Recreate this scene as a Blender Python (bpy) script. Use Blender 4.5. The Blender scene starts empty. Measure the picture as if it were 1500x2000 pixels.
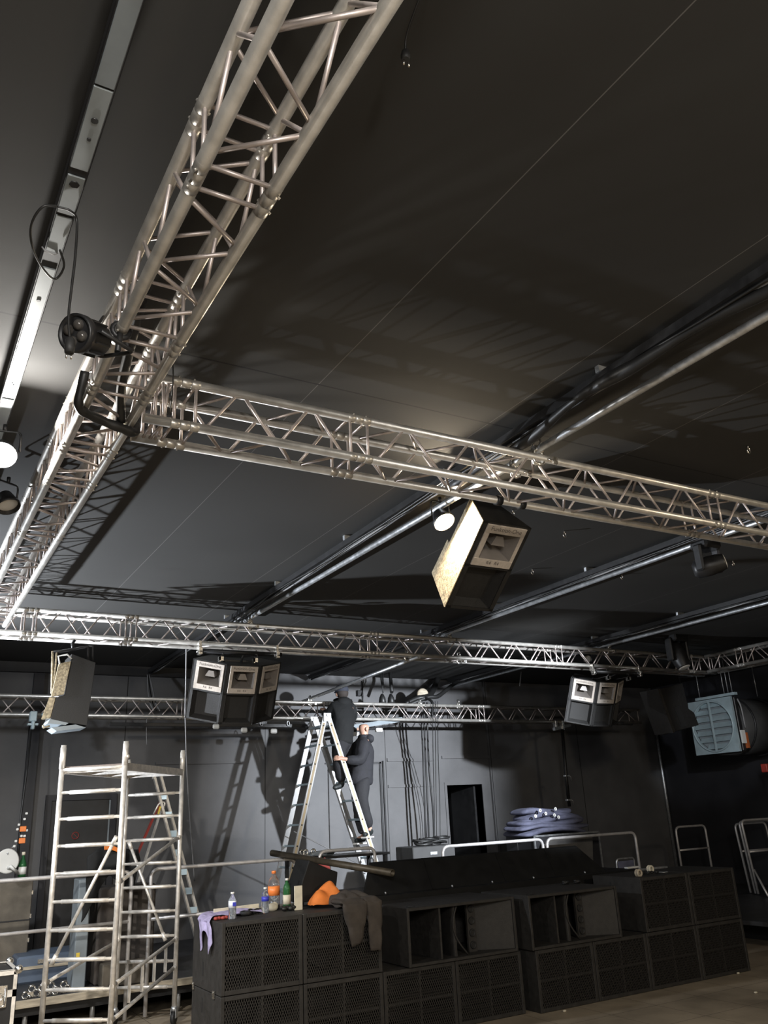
import bpy, math, random
from mathutils import Vector, Matrix, noise
PI = math.pi
sc = bpy.context.scene
col = sc.collection
random.seed(7)

# ------------------------------------------------------------------ camera
F_PX, YAW, PITCH, ROLL, EYE = 1619.88, .53859137, .34805517, -.0498621, 1.9
_cy, _sy, _cp, _sp = math.cos(YAW), math.sin(YAW), math.cos(PITCH), math.sin(PITCH)
_f = Vector((_sy*_cp, _cy*_cp, _sp)); _r = Vector((_cy, -_sy, 0)); _u = _r.cross(_f)
CR = _r*math.cos(ROLL) + _u*math.sin(ROLL)
CU = -_r*math.sin(ROLL) + _u*math.cos(ROLL)
CF = _f
cam_d = bpy.data.cameras.new('camera'); cam = bpy.data.objects.new('camera', cam_d); col.objects.link(cam)
cam_d.sensor_fit = 'VERTICAL'; cam_d.sensor_height = 36; cam_d.lens = F_PX*36/2000; cam_d.clip_start = .05
cam.matrix_world = Matrix(((CR.x, CU.x, -CF.x, 0), (CR.y, CU.y, -CF.y, 0), (CR.z, CU.z, -CF.z, EYE), (0, 0, 0, 1)))
sc.camera = cam
EYEV = Vector((0, 0, EYE))

# ------------------------------------------------------------------ view, world, lights
sc.view_settings.view_transform = 'Standard'; sc.view_settings.look = 'None'
sc.view_settings.exposure = 0.0; sc.view_settings.gamma = 1.0; sc.view_settings.use_curve_mapping = False
w = bpy.data.worlds.new('world'); sc.world = w; w.use_nodes = True
w.node_tree.nodes['Background'].inputs[0].default_value = (.75, .85, 1, 1)
w.node_tree.nodes['Background'].inputs[1].default_value = 0.0

def light(name, kind, loc, power, color=(1, 1, 1), aim=None, size=.1, angle=None, blend=.5):
    d = bpy.data.lights.new(name, kind); d.energy = power; d.color = color
    if kind == 'AREA': d.size = size
    else: d.shadow_soft_size = size
    if kind == 'SPOT': d.spot_size = math.radians(angle); d.spot_blend = blend
    o = bpy.data.objects.new(name, d); col.objects.link(o); o.location = loc
    if aim is not None:
        o.rotation_euler = (Vector(aim)-Vector(loc)).to_track_quat('-Z', 'Y').to_euler()
    return o
WARM = (1, .84, .62); COOL = (.86, .92, 1); NEUT = (1, .965, .91)
# the two lit floods on the ceiling pipes (their own light), a cool flood aimed at the back wall from the right-hand pipe,
# and unseen fill lights added for the scaffold, fan, trusses and hall
LAMP_L, FACE_L = Vector((.34, 4.69, 3.88)), Vector((-.10, -.60, -.80)).normalized()
LAMP_M, FACE_M = Vector((3.42, 4.86, 3.96)), Vector((.05, -.55, -.83)).normalized()
light('flood_left_light', 'POINT', LAMP_L+FACE_L*.020, 180, NEUT, size=.03)
light('scaffold_fill_light', 'SPOT', (-.9, 4.4, 3.7), 950, NEUT, aim=(2.0, 9.0, 1.3), size=.06, angle=52, blend=.7)  # unseen spot added to brighten the scaffold
light('flood_middle_light', 'POINT', LAMP_M+FACE_M*.014, 120, WARM, size=.03)
light('flood_right_light', 'SPOT', (7.75, 4.5, 3.45), 6800, COOL, aim=(7.35, 13.0, 2.35), size=.07, angle=42, blend=1.0)
light('side_flood_light', 'SPOT', (-1.6, 8.2, 3.6), 480, COOL, aim=(3.2, 9.3, 2.0), size=.1, angle=120, blend=.8)
light('stage_floor_flood_light', 'SPOT', (-1.5, 10.4, 1.85), 2900, COOL, aim=(1.5, 8.6, 4.2), size=.05, angle=82, blend=.8)
light('fan_fill_light', 'SPOT', (6.6, 4.4, 3.6), 700, COOL, aim=(12.8, 10.3, 3.1), size=.07, angle=15, blend=.6)  # narrow unseen spot added only to lift the fan
light('truss_fill_light', 'AREA', (.2, -1.6, 3.0), 75, NEUT, aim=(1.2, 4, 3.75), size=.35)  # added fill from behind the camera for the near truss
light('hall_fill_light', 'AREA', (-1.0, -2.5, 3.9), 190, NEUT, aim=(2.2, 7, 1.2), size=.6)  # added broad fill behind the camera, no real lamp
light('hall_fill_light', 'AREA', (6.5, -1.0, 3.9), 115, WARM, aim=(7.2, 5, 0), size=.5)  # second added fill, warms the floor at the right
light('hall_floor_light', 'AREA', (2.5, -2.5, .8), 30, WARM, aim=(1.6, 4, 4.0), size=.8)

# ------------------------------------------------------------------ pixel to place
def ray(px, py):
    return CR*(px-750) + CU*(1000-py) + CF*F_PX
def at_y(px, py, y):
    d = ray(px, py); return EYEV + d*(y/d.y)
def at_x(px, py, x):
    d = ray(px, py); return EYEV + d*(x/d.x)
def at_d(px, py, dist):
    d = ray(px, py); return EYEV + d*(dist/math.hypot(d.x, d.y))
def at_z(px, py, z):
    d = ray(px, py); return EYEV + d*((z-EYE)/d.z)

# ------------------------------------------------------------------ materials
def nodes_of(name):
    m = bpy.data.materials.new(name); m.use_nodes = True
    nt = m.node_tree; return m, nt, nt.nodes['Principled BSDF']
def mat(name, c, rough=.5, metal=0.0, var=.0, scale=8.0, bump=0.0, bscale=40.0, spec=None, trans=0.0, emit=None, estr=0.0, stretch=None, sheen=0, alpha=None):
    m, nt, b = nodes_of(name)
    b.inputs['Base Color'].default_value = (*c, 1); b.inputs['Roughness'].default_value = rough; b.inputs['Metallic'].default_value = metal
    if spec is not None: b.inputs['Specular IOR Level'].default_value = spec
    if trans: b.inputs['Transmission Weight'].default_value = trans
    if sheen: b.inputs['Sheen Weight'].default_value = sheen
    if emit: b.inputs['Emission Color'].default_value = (*emit, 1); b.inputs['Emission Strength'].default_value = estr
    tc = nt.nodes.new('ShaderNodeTexCoord'); src = tc.outputs['Object']
    if stretch:
        mp = nt.nodes.new('ShaderNodeMapping'); mp.inputs['Scale'].default_value = stretch
        nt.links.new(src, mp.inputs[0]); src = mp.outputs[0]
    if var:
        n = nt.nodes.new('ShaderNodeTexNoise'); n.inputs['Scale'].default_value = scale; n.inputs['Detail'].default_value = 6
        r = nt.nodes.new('ShaderNodeMapRange'); r.inputs[1].default_value = .3; r.inputs[2].default_value = .7
        r.inputs[3].default_value = 1-var; r.inputs[4].default_value = 1+var
        mx = nt.nodes.new('ShaderNodeMix'); mx.data_type = 'RGBA'; mx.blend_type = 'MULTIPLY'; mx.inputs[0].default_value = 1
        mx.inputs[6].default_value = (*c, 1)
        nt.links.new(src, n.inputs['Vector']); nt.links.new(n.outputs[0], r.inputs[0]); nt.links.new(r.outputs[0], mx.inputs[7])
        nt.links.new(mx.outputs[2], b.inputs['Base Color'])
        r2 = nt.nodes.new('ShaderNodeMapRange'); r2.inputs[3].default_value = max(.02, rough-.12*(1 if var else 0)); r2.inputs[4].default_value = min(1, rough+.12)
        nt.links.new(n.outputs[0], r2.inputs[0]); nt.links.new(r2.outputs[0], b.inputs['Roughness'])
    if bump:
        n2 = nt.nodes.new('ShaderNodeTexNoise'); n2.inputs['Scale'].default_value = bscale; n2.inputs['Detail'].default_value = 4
        bp = nt.nodes.new('ShaderNodeBump'); bp.inputs['Strength'].default_value = bump; bp.inputs['Distance'].default_value = .01
        nt.links.new(src, n2.inputs['Vector']); nt.links.new(n2.outputs[0], bp.inputs['Height']); nt.links.new(bp.outputs[0], b.inputs['Normal'])
    return m
M = {}
M['alu'] = mat('brushed_aluminium', (.62, .595, .55), .38, .72, .14, 14, .06, 160)
M['alu_dark'] = mat('aluminium_lattice', (.55, .485, .46), .42, .6, .12, 20)
M['scaf'] = mat('scaffold_aluminium', (.80, .76, .70), .45, .55, .2, 18, .1, 90)
M['steel'] = mat('galvanised_steel', (.62, .64, .66), .4, .85, .2, 25)
M['rail'] = mat('painted_rail_steel', (.66, .64, .63), .38, .45, .12, 12)
M['chrome'] = mat('zinc_clamp', (.8, .78, .74), .25, 1.0, .2, 60)
M['black'] = mat('black_paint', (.020, .020, .021), .5, 0, .25, 10)
M['blackm'] = mat('black_metal', (.018, .018, .019), .42, .1, .2, 20)
M['speaker'] = mat('textured_black_cabinet', (.013, .0125, .012), .6, 0, .2, 30, .3, 260)
M['speaker_edge'] = mat('lit_cabinet_side', (.36, .30, .20), .5, 0, .55, 45, .7, 150)  # black cabinet paint lightened to tan, lamp light put into the colour
M['sub'] = mat('subwoofer_cabinet_paint', (.031, .029, .027), .58, 0, .25, 20, .3, 220, spec=.35)
M['booth'] = mat('matt_black_booth', (.009, .009, .009), .6, 0, .25, 8, spec=.25)
M['signred'] = mat('faded_sign_red', (.22, .03, .025), .5)
M['dimlid'] = mat('dim_grey_lid', (.10, .095, .09), .6, 0, .2, 6)
M['subin'] = mat('subwoofer_interior', (.012, .012, .012), .7)
M['cable'] = mat('black_cable', (.014, .014, .014), .45)
M['cablew'] = mat('pale_cable', (.24, .24, .245), .4)
M['plate'] = mat('silver_horn_plate', (.60, .54, .48), .42, .35, .1, 40)
M['horn'] = mat('horn_flare', (.20, .18, .165), .38, .1, .1, 10)
M['hornin'] = mat('horn_throat', (.06, .055, .05), .5)
M['ink'] = mat('dark_lettering', (.12, .10, .09), .5)
M['track'] = mat('pale_trunking_paint', (.27, .30, .315), .45, .1, .12, 6)
M['wood'] = mat('raw_plank', (.42, .36, .27), .6, 0, .3, 5, .2, 30, stretch=(1, 8, 8))
M['ply'] = mat('dark_plywood_case', (.115, .098, .075), .5, 0, .3, 6, .15, 60)
M['deck'] = mat('stage_deck_top', (.040, .040, .043), .45, 0, .45, 3.5, .15, 40)
M['blue'] = mat('blue_grey_panel', (.10, .13, .18), .5, 0, .2, 5)
M['palecol'] = mat('pale_column_paint', (.22, .25, .27), .45, 0, .15, 5)
M['rubber'] = mat('rubber', (.02, .02, .02), .6)
M['lens'] = mat('lamp_lens', (.68, .66, .62), .3)
M['parlens'] = mat('dark_par_lens', (.07, .065, .06), .12, .2)
M['glow'] = mat('lit_lamp_face', (1, .95, .85), .4, emit=(1, .86, .60), estr=40)
M['skin'] = mat('skin', (.50, .29, .21), .5, 0, .08, 20)
M['hoodie'] = mat('black_hoodie_cloth', (.007, .0075, .008), .85, 0, .25, 12, .5, 25)
M['jeans'] = mat('dark_trousers', (.018, .018, .021), .85, 0, .25, 12, .5, 25)
M['cap'] = mat('navy_cap_cloth', (.045, .05, .07), .8)
M['hair'] = mat('short_hair', (.05, .04, .035), .8)
M['boots'] = mat('dark_boots', (.018, .022, .022), .5)
M['sole'] = mat('pale_sole', (.5, .48, .45), .6)
M['navy'] = mat('navy_folded_cloth', (.105, .11, .165), .9, 0, .3, 7, .6, 14)
M['jacket'] = mat('charcoal_jacket_cloth', (.052, .043, .036), .9, 0, .25, 9, .6, 18)
M['orange'] = mat('orange_cloth', (.72, .20, .035), .8, 0, .12, 8, .6, 12)
M['lilac'] = mat('lavender_cloth', (.36, .32, .50), .85, 0, .2, 20, .7, 22)
M['red'] = mat('red_plastic', (.62, .07, .05), .4)
M['pink'] = mat('pink_red_plastic', (.90, .20, .20), .4)
M['rust'] = mat('dull_orange_strip', (.42, .11, .03), .5)
M['orangep'] = mat('orange_plastic', (.8, .22, .05), .4)
M['yellow'] = mat('yellow_plastic', (.75, .55, .08), .4)
M['darkred'] = mat('dull_red_plastic', (.28, .04, .03), .5)
M['white'] = mat('white_plastic', (.75, .75, .72), .4)
M['cream'] = mat('cream_card', (.62, .57, .45), .7, 0, .15, 12)
M['clearb'] = mat('clear_bottle_plastic', (.85, .9, .95), .05, trans=.92)
M['cola'] = mat('dark_cola', (.05, .015, .01), .1)
M['waterlabel'] = mat('blue_white_label', (.75, .78, .85), .4)
M['bluelabel'] = mat('blue_label', (.04, .05, .45), .4)
M['green'] = mat('green_glass', (.05, .22, .08), .05, trans=.6)
M['fan'] = mat('pale_blue_fan_steel', (.40, .50, .54), .45, .2, .12, 6)
M['duct'] = mat('grey_duct_fabric', (.045, .045, .045), .6, 0, .2, 5)
M['tan'] = mat('ladder_tan_sticker', (.46, .36, .22), .55)
M['ladder'] = mat('ladder_aluminium', (.42, .42, .42), .5, .4, .12, 20)
M['rung'] = mat('ladder_rung', (.40, .50, .55), .4, .5)
M['pipebrown'] = mat('brown_steel_tube', (.085, .07, .05), .45, .3, .3, 12)
M['deckply'] = mat('scaffold_platform_ply', (.20, .16, .14), .6, 0, .25, 9)

def mesh_grille():
    m, nt, b = nodes_of('expanded_metal_grille')
    tc = nt.nodes.new('ShaderNodeTexCoord'); sx = nt.nodes.new('ShaderNodeSeparateXYZ'); nt.links.new(tc.outputs['Object'], sx.inputs[0])
    def math_(op, a, bb=None):
        n = nt.nodes.new('ShaderNodeMath'); n.operation = op
        for i, v in enumerate((a, bb)):
            if v is None: continue
            if isinstance(v, (int, float)): n.inputs[i].default_value = v
            else: nt.links.new(v, n.inputs[i])
        return n.outputs[0]
    u = math_('MULTIPLY', sx.outputs[0], 46); v = math_('MULTIPLY', sx.outputs[2], 22)
    d1 = math_('ABSOLUTE', math_('SUBTRACT', math_('FRACT', math_('ADD', u, v)), .5))
    d2 = math_('ABSOLUTE', math_('SUBTRACT', math_('FRACT', math_('SUBTRACT', u, v)), .5))
    mn = math_('MINIMUM', d1, d2)
    hole = math_('GREATER_THAN', mn, .13)
    b.inputs['Base Color'].default_value = (.026, .024, .022, 1); b.inputs['Roughness'].default_value = .5
    tr = nt.nodes.new('ShaderNodeBsdfTransparent'); mix = nt.nodes.new('ShaderNodeMixShader')
    nt.links.new(hole, mix.inputs[0]); nt.links.new(b.outputs[0], mix.inputs[1]); nt.links.new(tr.outputs[0], mix.inputs[2])
    nt.links.new(mix.outputs[0], nt.nodes['Material Output'].inputs[0])
    return m
M['grille'] = mesh_grille()

def panel_material(name, c, rough, seams, seam_col, var=.3, scale=1.2, bump=.05):
    """paint with thin panel joints; seams = list of (axis, first, pitch, width)"""
    m, nt, b = nodes_of(name)
    tc = nt.nodes.new('ShaderNodeTexCoord'); sx = nt.nodes.new('ShaderNodeSeparateXYZ'); nt.links.new(tc.outputs['Object'], sx.inputs[0])
    def math_(op, a, bb=None):
        n = nt.nodes.new('ShaderNodeMath'); n.operation = op
        for i, v in enumerate((a, bb)):
            if v is None: continue
            if isinstance(v, (int, float)): n.inputs[i].default_value = v
            else: nt.links.new(v, n.inputs[i])
        return n.outputs[0]
    n = nt.nodes.new('ShaderNodeTexNoise'); n.inputs['Scale'].default_value = scale; n.inputs['Detail'].default_value = 8; n.inputs['Roughness'].default_value = .6
    nt.links.new(tc.outputs['Object'], n.inputs['Vector'])
    r = nt.nodes.new('ShaderNodeMapRange'); r.inputs[1].default_value = .3; r.inputs[2].default_value = .7; r.inputs[3].default_value = 1-var; r.inputs[4].default_value = 1+var
    nt.links.new(n.outputs[0], r.inputs[0])
    mx = nt.nodes.new('ShaderNodeMix'); mx.data_type = 'RGBA'; mx.blend_type = 'MULTIPLY'; mx.inputs[0].default_value = 1
    mx.inputs[6].default_value = (*c, 1); nt.links.new(r.outputs[0], mx.inputs[7])
    out = mx.outputs[2]
    for ax, first, pitch, wd, cc in seams:
        t = math_('FRACT', math_('ADD', math_('DIVIDE', math_('SUBTRACT', sx.outputs[ax], first), pitch), .5))
        on = math_('LESS_THAN', math_('ABSOLUTE', math_('SUBTRACT', t, .5)), wd/pitch/2)
        m2 = nt.nodes.new('ShaderNodeMix'); m2.data_type = 'RGBA'
        nt.links.new(on, m2.inputs[0]); nt.links.new(out, m2.inputs[6]); m2.inputs[7].default_value = (*cc, 1)
        out = m2.outputs[2]
    nt.links.new(out, b.inputs['Base Color'])
    r2 = nt.nodes.new('ShaderNodeMapRange'); r2.inputs[3].default_value = rough-.1; r2.inputs[4].default_value = rough+.1
    nt.links.new(n.outputs[0], r2.inputs[0]); nt.links.new(r2.outputs[0], b.inputs['Roughness'])
    n3 = nt.nodes.new('ShaderNodeTexNoise'); n3.inputs['Scale'].default_value = 25
    bp = nt.nodes.new('ShaderNodeBump'); bp.inputs['Strength'].default_value = bump; bp.inputs['Distance'].default_value = .02
    nt.links.new(tc.outputs['Object'], n3.inputs['Vector']); nt.links.new(n3.outputs[0], bp.inputs['Height']); nt.links.new(bp.outputs[0], b.inputs['Normal'])
    return m
M['ceiling'] = panel_material('black_ceiling_panels', (.032, .031, .029), .82, [(0, 1.85, 1.2, .005, (.13, .125, .12)), (1, 3.75, 25, .012, (.006, .006, .006))], None, .10, .8, 0.0)
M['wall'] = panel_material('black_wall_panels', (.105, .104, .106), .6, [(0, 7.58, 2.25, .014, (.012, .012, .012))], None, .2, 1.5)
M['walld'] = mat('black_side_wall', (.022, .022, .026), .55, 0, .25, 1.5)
M['floor'] = panel_material('worn_dark_floor', (.32, .265, .195), .5, [(0, .3, .6, .006, (.05, .04, .03)), (1, .2, .6, .006, (.05, .04, .03))], None, .40, 1.1, .06)
M['plaid'] = mat('plaid_shirt_cloth', (.018, .018, .022), .85, 0, .3, 14, .5, 25)

# ------------------------------------------------------------------ mesh builder
class MB:
    def __init__(s): s.v = []; s.f = []; s.sm = []
    def add(s, vs, fs, smooth=False):
        o = len(s.v); s.v += [Vector(v) for v in vs]
        for f in fs: s.f.append([i+o for i in f]); s.sm.append(smooth)
        return s
    def box(s, lo, hi, bev=0.0):
        x0, y0, z0 = lo; x1, y1, z1 = hi
        if bev <= 0:
            return s.add([(x0, y0, z0), (x1, y0, z0), (x1, y1, z0), (x0, y1, z0), (x0, y0, z1), (x1, y0, z1), (x1, y1, z1), (x0, y1, z1)],
                         [(3, 2, 1, 0), (4, 5, 6, 7), (0, 1, 5, 4), (1, 2, 6, 5), (2, 3, 7, 6), (3, 0, 4, 7)])
        c = [(x0+x1)/2, (y0+y1)/2, (z0+z1)/2]; h = [(x1-x0)/2, (y1-y0)/2, (z1-z0)/2]; b = min(bev, *h)
        vs = []; idx = {}
        for sx in (-1, 1):
            for sy in (-1, 1):
                for sz in (-1, 1):
                    for k in range(3):
                        p = [sx*h[0], sy*h[1], sz*h[2]]
                        for j, sg in enumerate((sx, sy, sz)):
                            if j != k: p[j] = sg*(h[j]-b)
                        idx[(sx, sy, sz, k)] = len(vs); vs.append((c[0]+p[0], c[1]+p[1], c[2]+p[2]))
        fs = []
        for k in range(3):
            a, bb = [j for j in range(3) if j != k]
            for sg in (-1, 1):
                q = []
                for (u, v_) in ((-1, -1), (1, -1), (1, 1), (-1, 1)):
                    t = [0, 0, 0]; t[k] = sg; t[a] = u; t[bb] = v_; q.append(idx[(*t, k)])
                flip = (sg < 0) ^ (k == 1)
                fs.append(q[::-1] if flip else q)
        for k in range(3):
            a, bb = [j for j in range(3) if j != k]
            for u in (-1, 1):
                for v_ in (-1, 1):
                    q = []
                    for (sg, kk) in ((-1, a), (1, a), (1, bb), (-1, bb)):
                        t = [0, 0, 0]; t[k] = sg; t[a] = u; t[bb] = v_; q.append(idx[(*t, kk)])
                    fs.append(q)
        for sx in (-1, 1):
            for sy in (-1, 1):
                for sz in (-1, 1): fs.append([idx[(sx, sy, sz, k)] for k in range(3)])
        return s.add(vs, fs)
    def obox(s, c, ax, ay, az):
        """box from centre and three half-axis vectors"""
        c, ax, ay, az = Vector(c), Vector(ax), Vector(ay), Vector(az)
        vs = [c+ax*i+ay*j+az*k for (i, j, k) in ((-1, -1, -1), (1, -1, -1), (1, 1, -1), (-1, 1, -1), (-1, -1, 1), (1, -1, 1), (1, 1, 1), (-1, 1, 1))]
        return s.add(vs, [(3, 2, 1, 0), (4, 5, 6, 7), (0, 1, 5, 4), (1, 2, 6, 5), (2, 3, 7, 6), (3, 0, 4, 7)])
    def bar(s, p0, p1, w, h, up=(0, 0, 1)):
        p0, p1 = Vector(p0), Vector(p1); d = (p1-p0); L = d.length; d = d/L
        x = d.cross(Vector(up)); x = x.normalized() if x.length > 1e-5 else d.orthogonal().normalized(); y = x.cross(d)
        return s.obox((p0+p1)/2, x*w/2, d*L/2, y*h/2)
    def tube(s, pts, r, seg=10, cap=True, closed=False, taper=None):
        P = [Vector(p) for p in pts]; n = len(P); rings = []
        t0 = (P[1]-P[0]).normalized(); nrm = t0.orthogonal().normalized()
        o = len(s.v)
        for i in range(n):
            if closed: t = (P[(i+1) % n]-P[i-1]).normalized()
            elif i == 0: t = (P[1]-P[0]).normalized()
            elif i == n-1: t = (P[-1]-P[-2]).normalized()
            else: t = ((P[i+1]-P[i]).normalized()+(P[i]-P[i-1]).normalized()).normalized()
            nrm = (nrm - t*nrm.dot(t)).normalized(); b = t.cross(nrm)
            rr = r if taper is None else r*taper[i]
            for k in range(seg):
                a = 2*PI*k/seg; s.v.append(P[i]+nrm*(rr*math.cos(a))+b*(rr*math.sin(a)))
        m = n if closed else n-1
        for i in range(m):
            for k in range(seg):
                k2 = (k+1) % seg; i2 = (i+1) % n
                s.f.append([o+i*seg+k, o+i*seg+k2, o+i2*seg+k2, o+i2*seg+k]); s.sm.append(True)
        if cap and not closed:
            s.f.append([o+k for k in range(seg)][::-1]); s.sm.append(False)
            s.f.append([o+(n-1)*seg+k for k in range(seg)]); s.sm.append(False)
        return s
    def cyl(s, p0, p1, r, seg=14, r2=None):
        return s.tube([p0, p1], r, seg, taper=None if r2 is None else [1, r2/r])
    def pipe_open(s, p0, p1, r, ri, seg=18):
        P0, P1 = Vector(p0), Vector(p1); t = (P1-P0).normalized(); a = t.orthogonal().normalized(); b = t.cross(a); o = len(s.v)
        for (p, rr) in ((P0, r), (P1, r), (P1, ri), (P0, ri)):
            for k in range(seg):
                g = 2*PI*k/seg; s.v.append(p+a*rr*math.cos(g)+b*rr*math.sin(g))
        for q in range(4):
            for k in range(seg):
                k2 = (k+1) % seg; q2 = (q+1) % 4
                s.f.append([o+q*seg+k, o+q*seg+k2, o+q2*seg+k2, o+q2*seg+k]); s.sm.append(True)
        return s
    def lathe(s, prof, base=(0, 0, 0), axis=(0, 0, 1), seg=20):
        base = Vector(base); t = Vector(axis).normalized(); a = t.orthogonal().normalized(); b = t.cross(a); o = len(s.v)
        for (r, h) in prof:
            for k in range(seg):
                g = 2*PI*k/seg; s.v.append(base+t*h+a*r*math.cos(g)+b*r*math.sin(g))
        for i in range(len(prof)-1):
            for k in range(seg):
                k2 = (k+1) % seg
                s.f.append([o+i*seg+k, o+i*seg+k2, o+(i+1)*seg+k2, o+(i+1)*seg+k]); s.sm.append(True)
        s.f.append([o+k for k in range(seg)][::-1]); s.sm.append(False)
        s.f.append([o+(len(prof)-1)*seg+k for k in range(seg)]); s.sm.append(False)
        return s
    def ball(s, c, r, seg=12, rings=8, sc3=(1, 1, 1)):
        c = Vector(c); o = len(s.v)
        for i in range(rings+1):
            th = PI*i/rings
            for k in range(seg):
                a = 2*PI*k/seg
                s.v.append(c+Vector((r*sc3[0]*math.sin(th)*math.cos(a), r*sc3[1]*math.sin(th)*math.sin(a), r*sc3[2]*math.cos(th))))
        for i in range(rings):
            for k in range(seg):
                k2 = (k+1) % seg; s.f.append([o+i*seg+k, o+(i+1)*seg+k, o+(i+1)*seg+k2, o+i*seg+k2]); s.sm.append(True)
        return s
    def quad(s, a, b, c, d): return s.add([a, b, c, d], [(0, 1, 2, 3)])
    def slab(s, poly, ext):
        """polygon (list of points) extruded by vector ext"""
        P = [Vector(p) for p in poly]; e = Vector(ext); n = len(P)
        fs = [list(range(n))[::-1], [n+i for i in range(n)]]+[[i, (i+1) % n, n+(i+1) % n, n+i] for i in range(n)]
        return s.add(P+[p+e for p in P], fs)
    def build(s, name, m, parent=None, bevel=0.0, sub=0, world=True, origin=None):
        me = bpy.data.meshes.new(name)
        off = Vector((0, 0, 0))
        if parent is not None and world:
            q = parent
            while q is not None: off += q.location; q = q.parent
        elif origin is not None: off = Vector(origin)
        elif parent is None and s.v:
            lo = [min(v[i] for v in s.v) for i in range(3)]; hi = [max(v[i] for v in s.v) for i in range(3)]
            off = Vector(((lo[0]+hi[0])/2, (lo[1]+hi[1])/2, lo[2]))
        me.from_pydata([v-off for v in s.v], [], s.f)
        me.polygons.foreach_set('use_smooth', s.sm); me.materials.append(M[m] if isinstance(m, str) else m)
        me.update()
        o = bpy.data.objects.new(name, me); col.objects.link(o)
        if parent is not None: o.parent = parent
        else: o.location = off
        if bevel:
            b = o.modifiers.new('bevel', 'BEVEL'); b.width = bevel; b.segments = 2; b.limit_method = 'ANGLE'
        if sub:
            b = o.modifiers.new('sub', 'SUBSURF'); b.levels = sub; b.render_levels = sub
        return o
def tag(o, label=None, cat=None, group=None, kind=None):
    if label: o['label'] = label
    if cat: o['category'] = cat
    if group: o['group'] = group
    if kind: o['kind'] = kind
    return o
def thing(name, loc, label, cat, group=None, rz=0.0):
    o = bpy.data.objects.new(name, None); col.objects.link(o); o.location = loc; o.rotation_euler = (0, 0, rz)
    o.empty_display_size = .1
    return tag(o, label, cat, group)
def kids(o): return [c for c in col.objects if c.parent == o]
def copy_tree(o, parent=None):
    c = o.copy(); col.objects.link(c)
    if parent is not None: c.parent = parent
    for ch in kids(o): copy_tree(ch, c)
    return c
def struct(mb, name, m, parent=None):
    o = mb.build(name, m, parent, origin=(0, 0, 0) if parent is None else None); o['kind'] = 'structure'; return o
def curve_pts(ctrl, n=8):
    """Catmull-Rom through the control points"""
    C = [Vector(c) for c in ctrl]; C = [C[0]*2-C[1]]+C+[C[-1]*2-C[-2]]; out = []
    for i in range(1, len(C)-2):
        for k in range(n):
            t = k/n; a, b, c, d = C[i-1], C[i], C[i+1], C[i+2]
            out.append(.5*((2*b)+(c-a)*t+(2*a-5*b+4*c-d)*t*t+(3*b-a-3*c+d)*t**3))
    out.append(C[-2]); return out
def rounded(path, r, n=5):
    """polyline with rounded corners"""
    P = [Vector(p) for p in path]; out = [P[0]]
    for i in range(1, len(P)-1):
        a = (P[i-1]-P[i]); b = (P[i+1]-P[i]); d = min(r, a.length*.49, b.length*.49)
        A = P[i]+a.normalized()*d; B = P[i]+b.normalized()*d
        for k in range(n+1):
            t = k/n; out.append(A*(1-t)**2+P[i]*2*t*(1-t)+B*t*t)
    out.append(P[-1]); return out
# ------------------------------------------------------------------ room shell
X0, X1, Y0, Y1, ZC = -5.0, 14.36, -6.0, 13.05, 4.2
struct(MB().box((X0-.2, Y0-.2, -.2), (X1+.2, Y1+1.8, 0)), 'floor', 'floor')
struct(MB().box((X0-.2, Y0-.2, ZC), (X1+.2, Y1+1.8, ZC+.2)), 'ceiling', 'ceiling')
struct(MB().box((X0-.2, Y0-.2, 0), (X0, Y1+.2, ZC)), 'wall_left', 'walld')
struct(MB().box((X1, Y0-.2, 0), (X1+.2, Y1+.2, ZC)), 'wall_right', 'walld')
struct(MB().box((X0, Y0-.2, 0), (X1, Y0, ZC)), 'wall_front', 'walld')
DX0, DX1, DZ = 8.82, 9.60, 2.32
wb = MB()
wb.box((X0, Y1, 0), (DX0, Y1+.2, ZC)); wb.box((DX1, Y1, 0), (X1, Y1+.2, ZC)); wb.box((DX0, Y1, DZ), (DX1, Y1+.2, ZC))
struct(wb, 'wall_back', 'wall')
cl = MB()
cl.box((DX0-.3, Y1+.2, 0), (DX0-.25, Y1+1.6, DZ+.2)); cl.box((DX1+.25, Y1+.2, 0), (DX1+.3, Y1+1.6, DZ+.2))
cl.box((DX0-.3, Y1+1.55, 0), (DX1+.3, Y1+1.6, DZ+.2)); cl.box((DX0-.3, Y1+.2, DZ+.2), (DX1+.3, Y1+1.6, DZ+.25))
struct(cl, 'wall_passage', 'black')
# open doorway: frame and the door leaf folded back into the dark passage
d1 = MB(); d1.box((DX0-.05, Y1-.015, .4), (DX0, Y1+.2, DZ+.05)); d1.box((DX1, Y1-.015, .4), (DX1+.05, Y1+.2, DZ+.05)); d1.box((DX0, Y1-.015, DZ), (DX1, Y1+.2, DZ+.05))
door1 = struct(d1, 'door_1', 'wall')
dl = struct(MB().box((DX1-.05, Y1+.2, .42), (DX1-.01, Y1+.95, DZ-.02)), 'door_leaf', 'black', door1)
# flush door next to the ladder, dark gap round it
d2 = MB(); d2.box((6.45, Y1-.03, .4), (7.42, Y1, 2.70), .006)
door2 = struct(d2, 'door_2', 'wall')
g = MB(); g.box((7.44, Y1-.022, .4), (7.475, Y1, 2.74)); g.box((7.50, Y1-.03, .4), (7.525, Y1, 2.76)); g.box((6.40, Y1-.022, 2.715), (7.475, Y1, 2.74))
struct(g, 'door_gap', 'black', door2)
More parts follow.
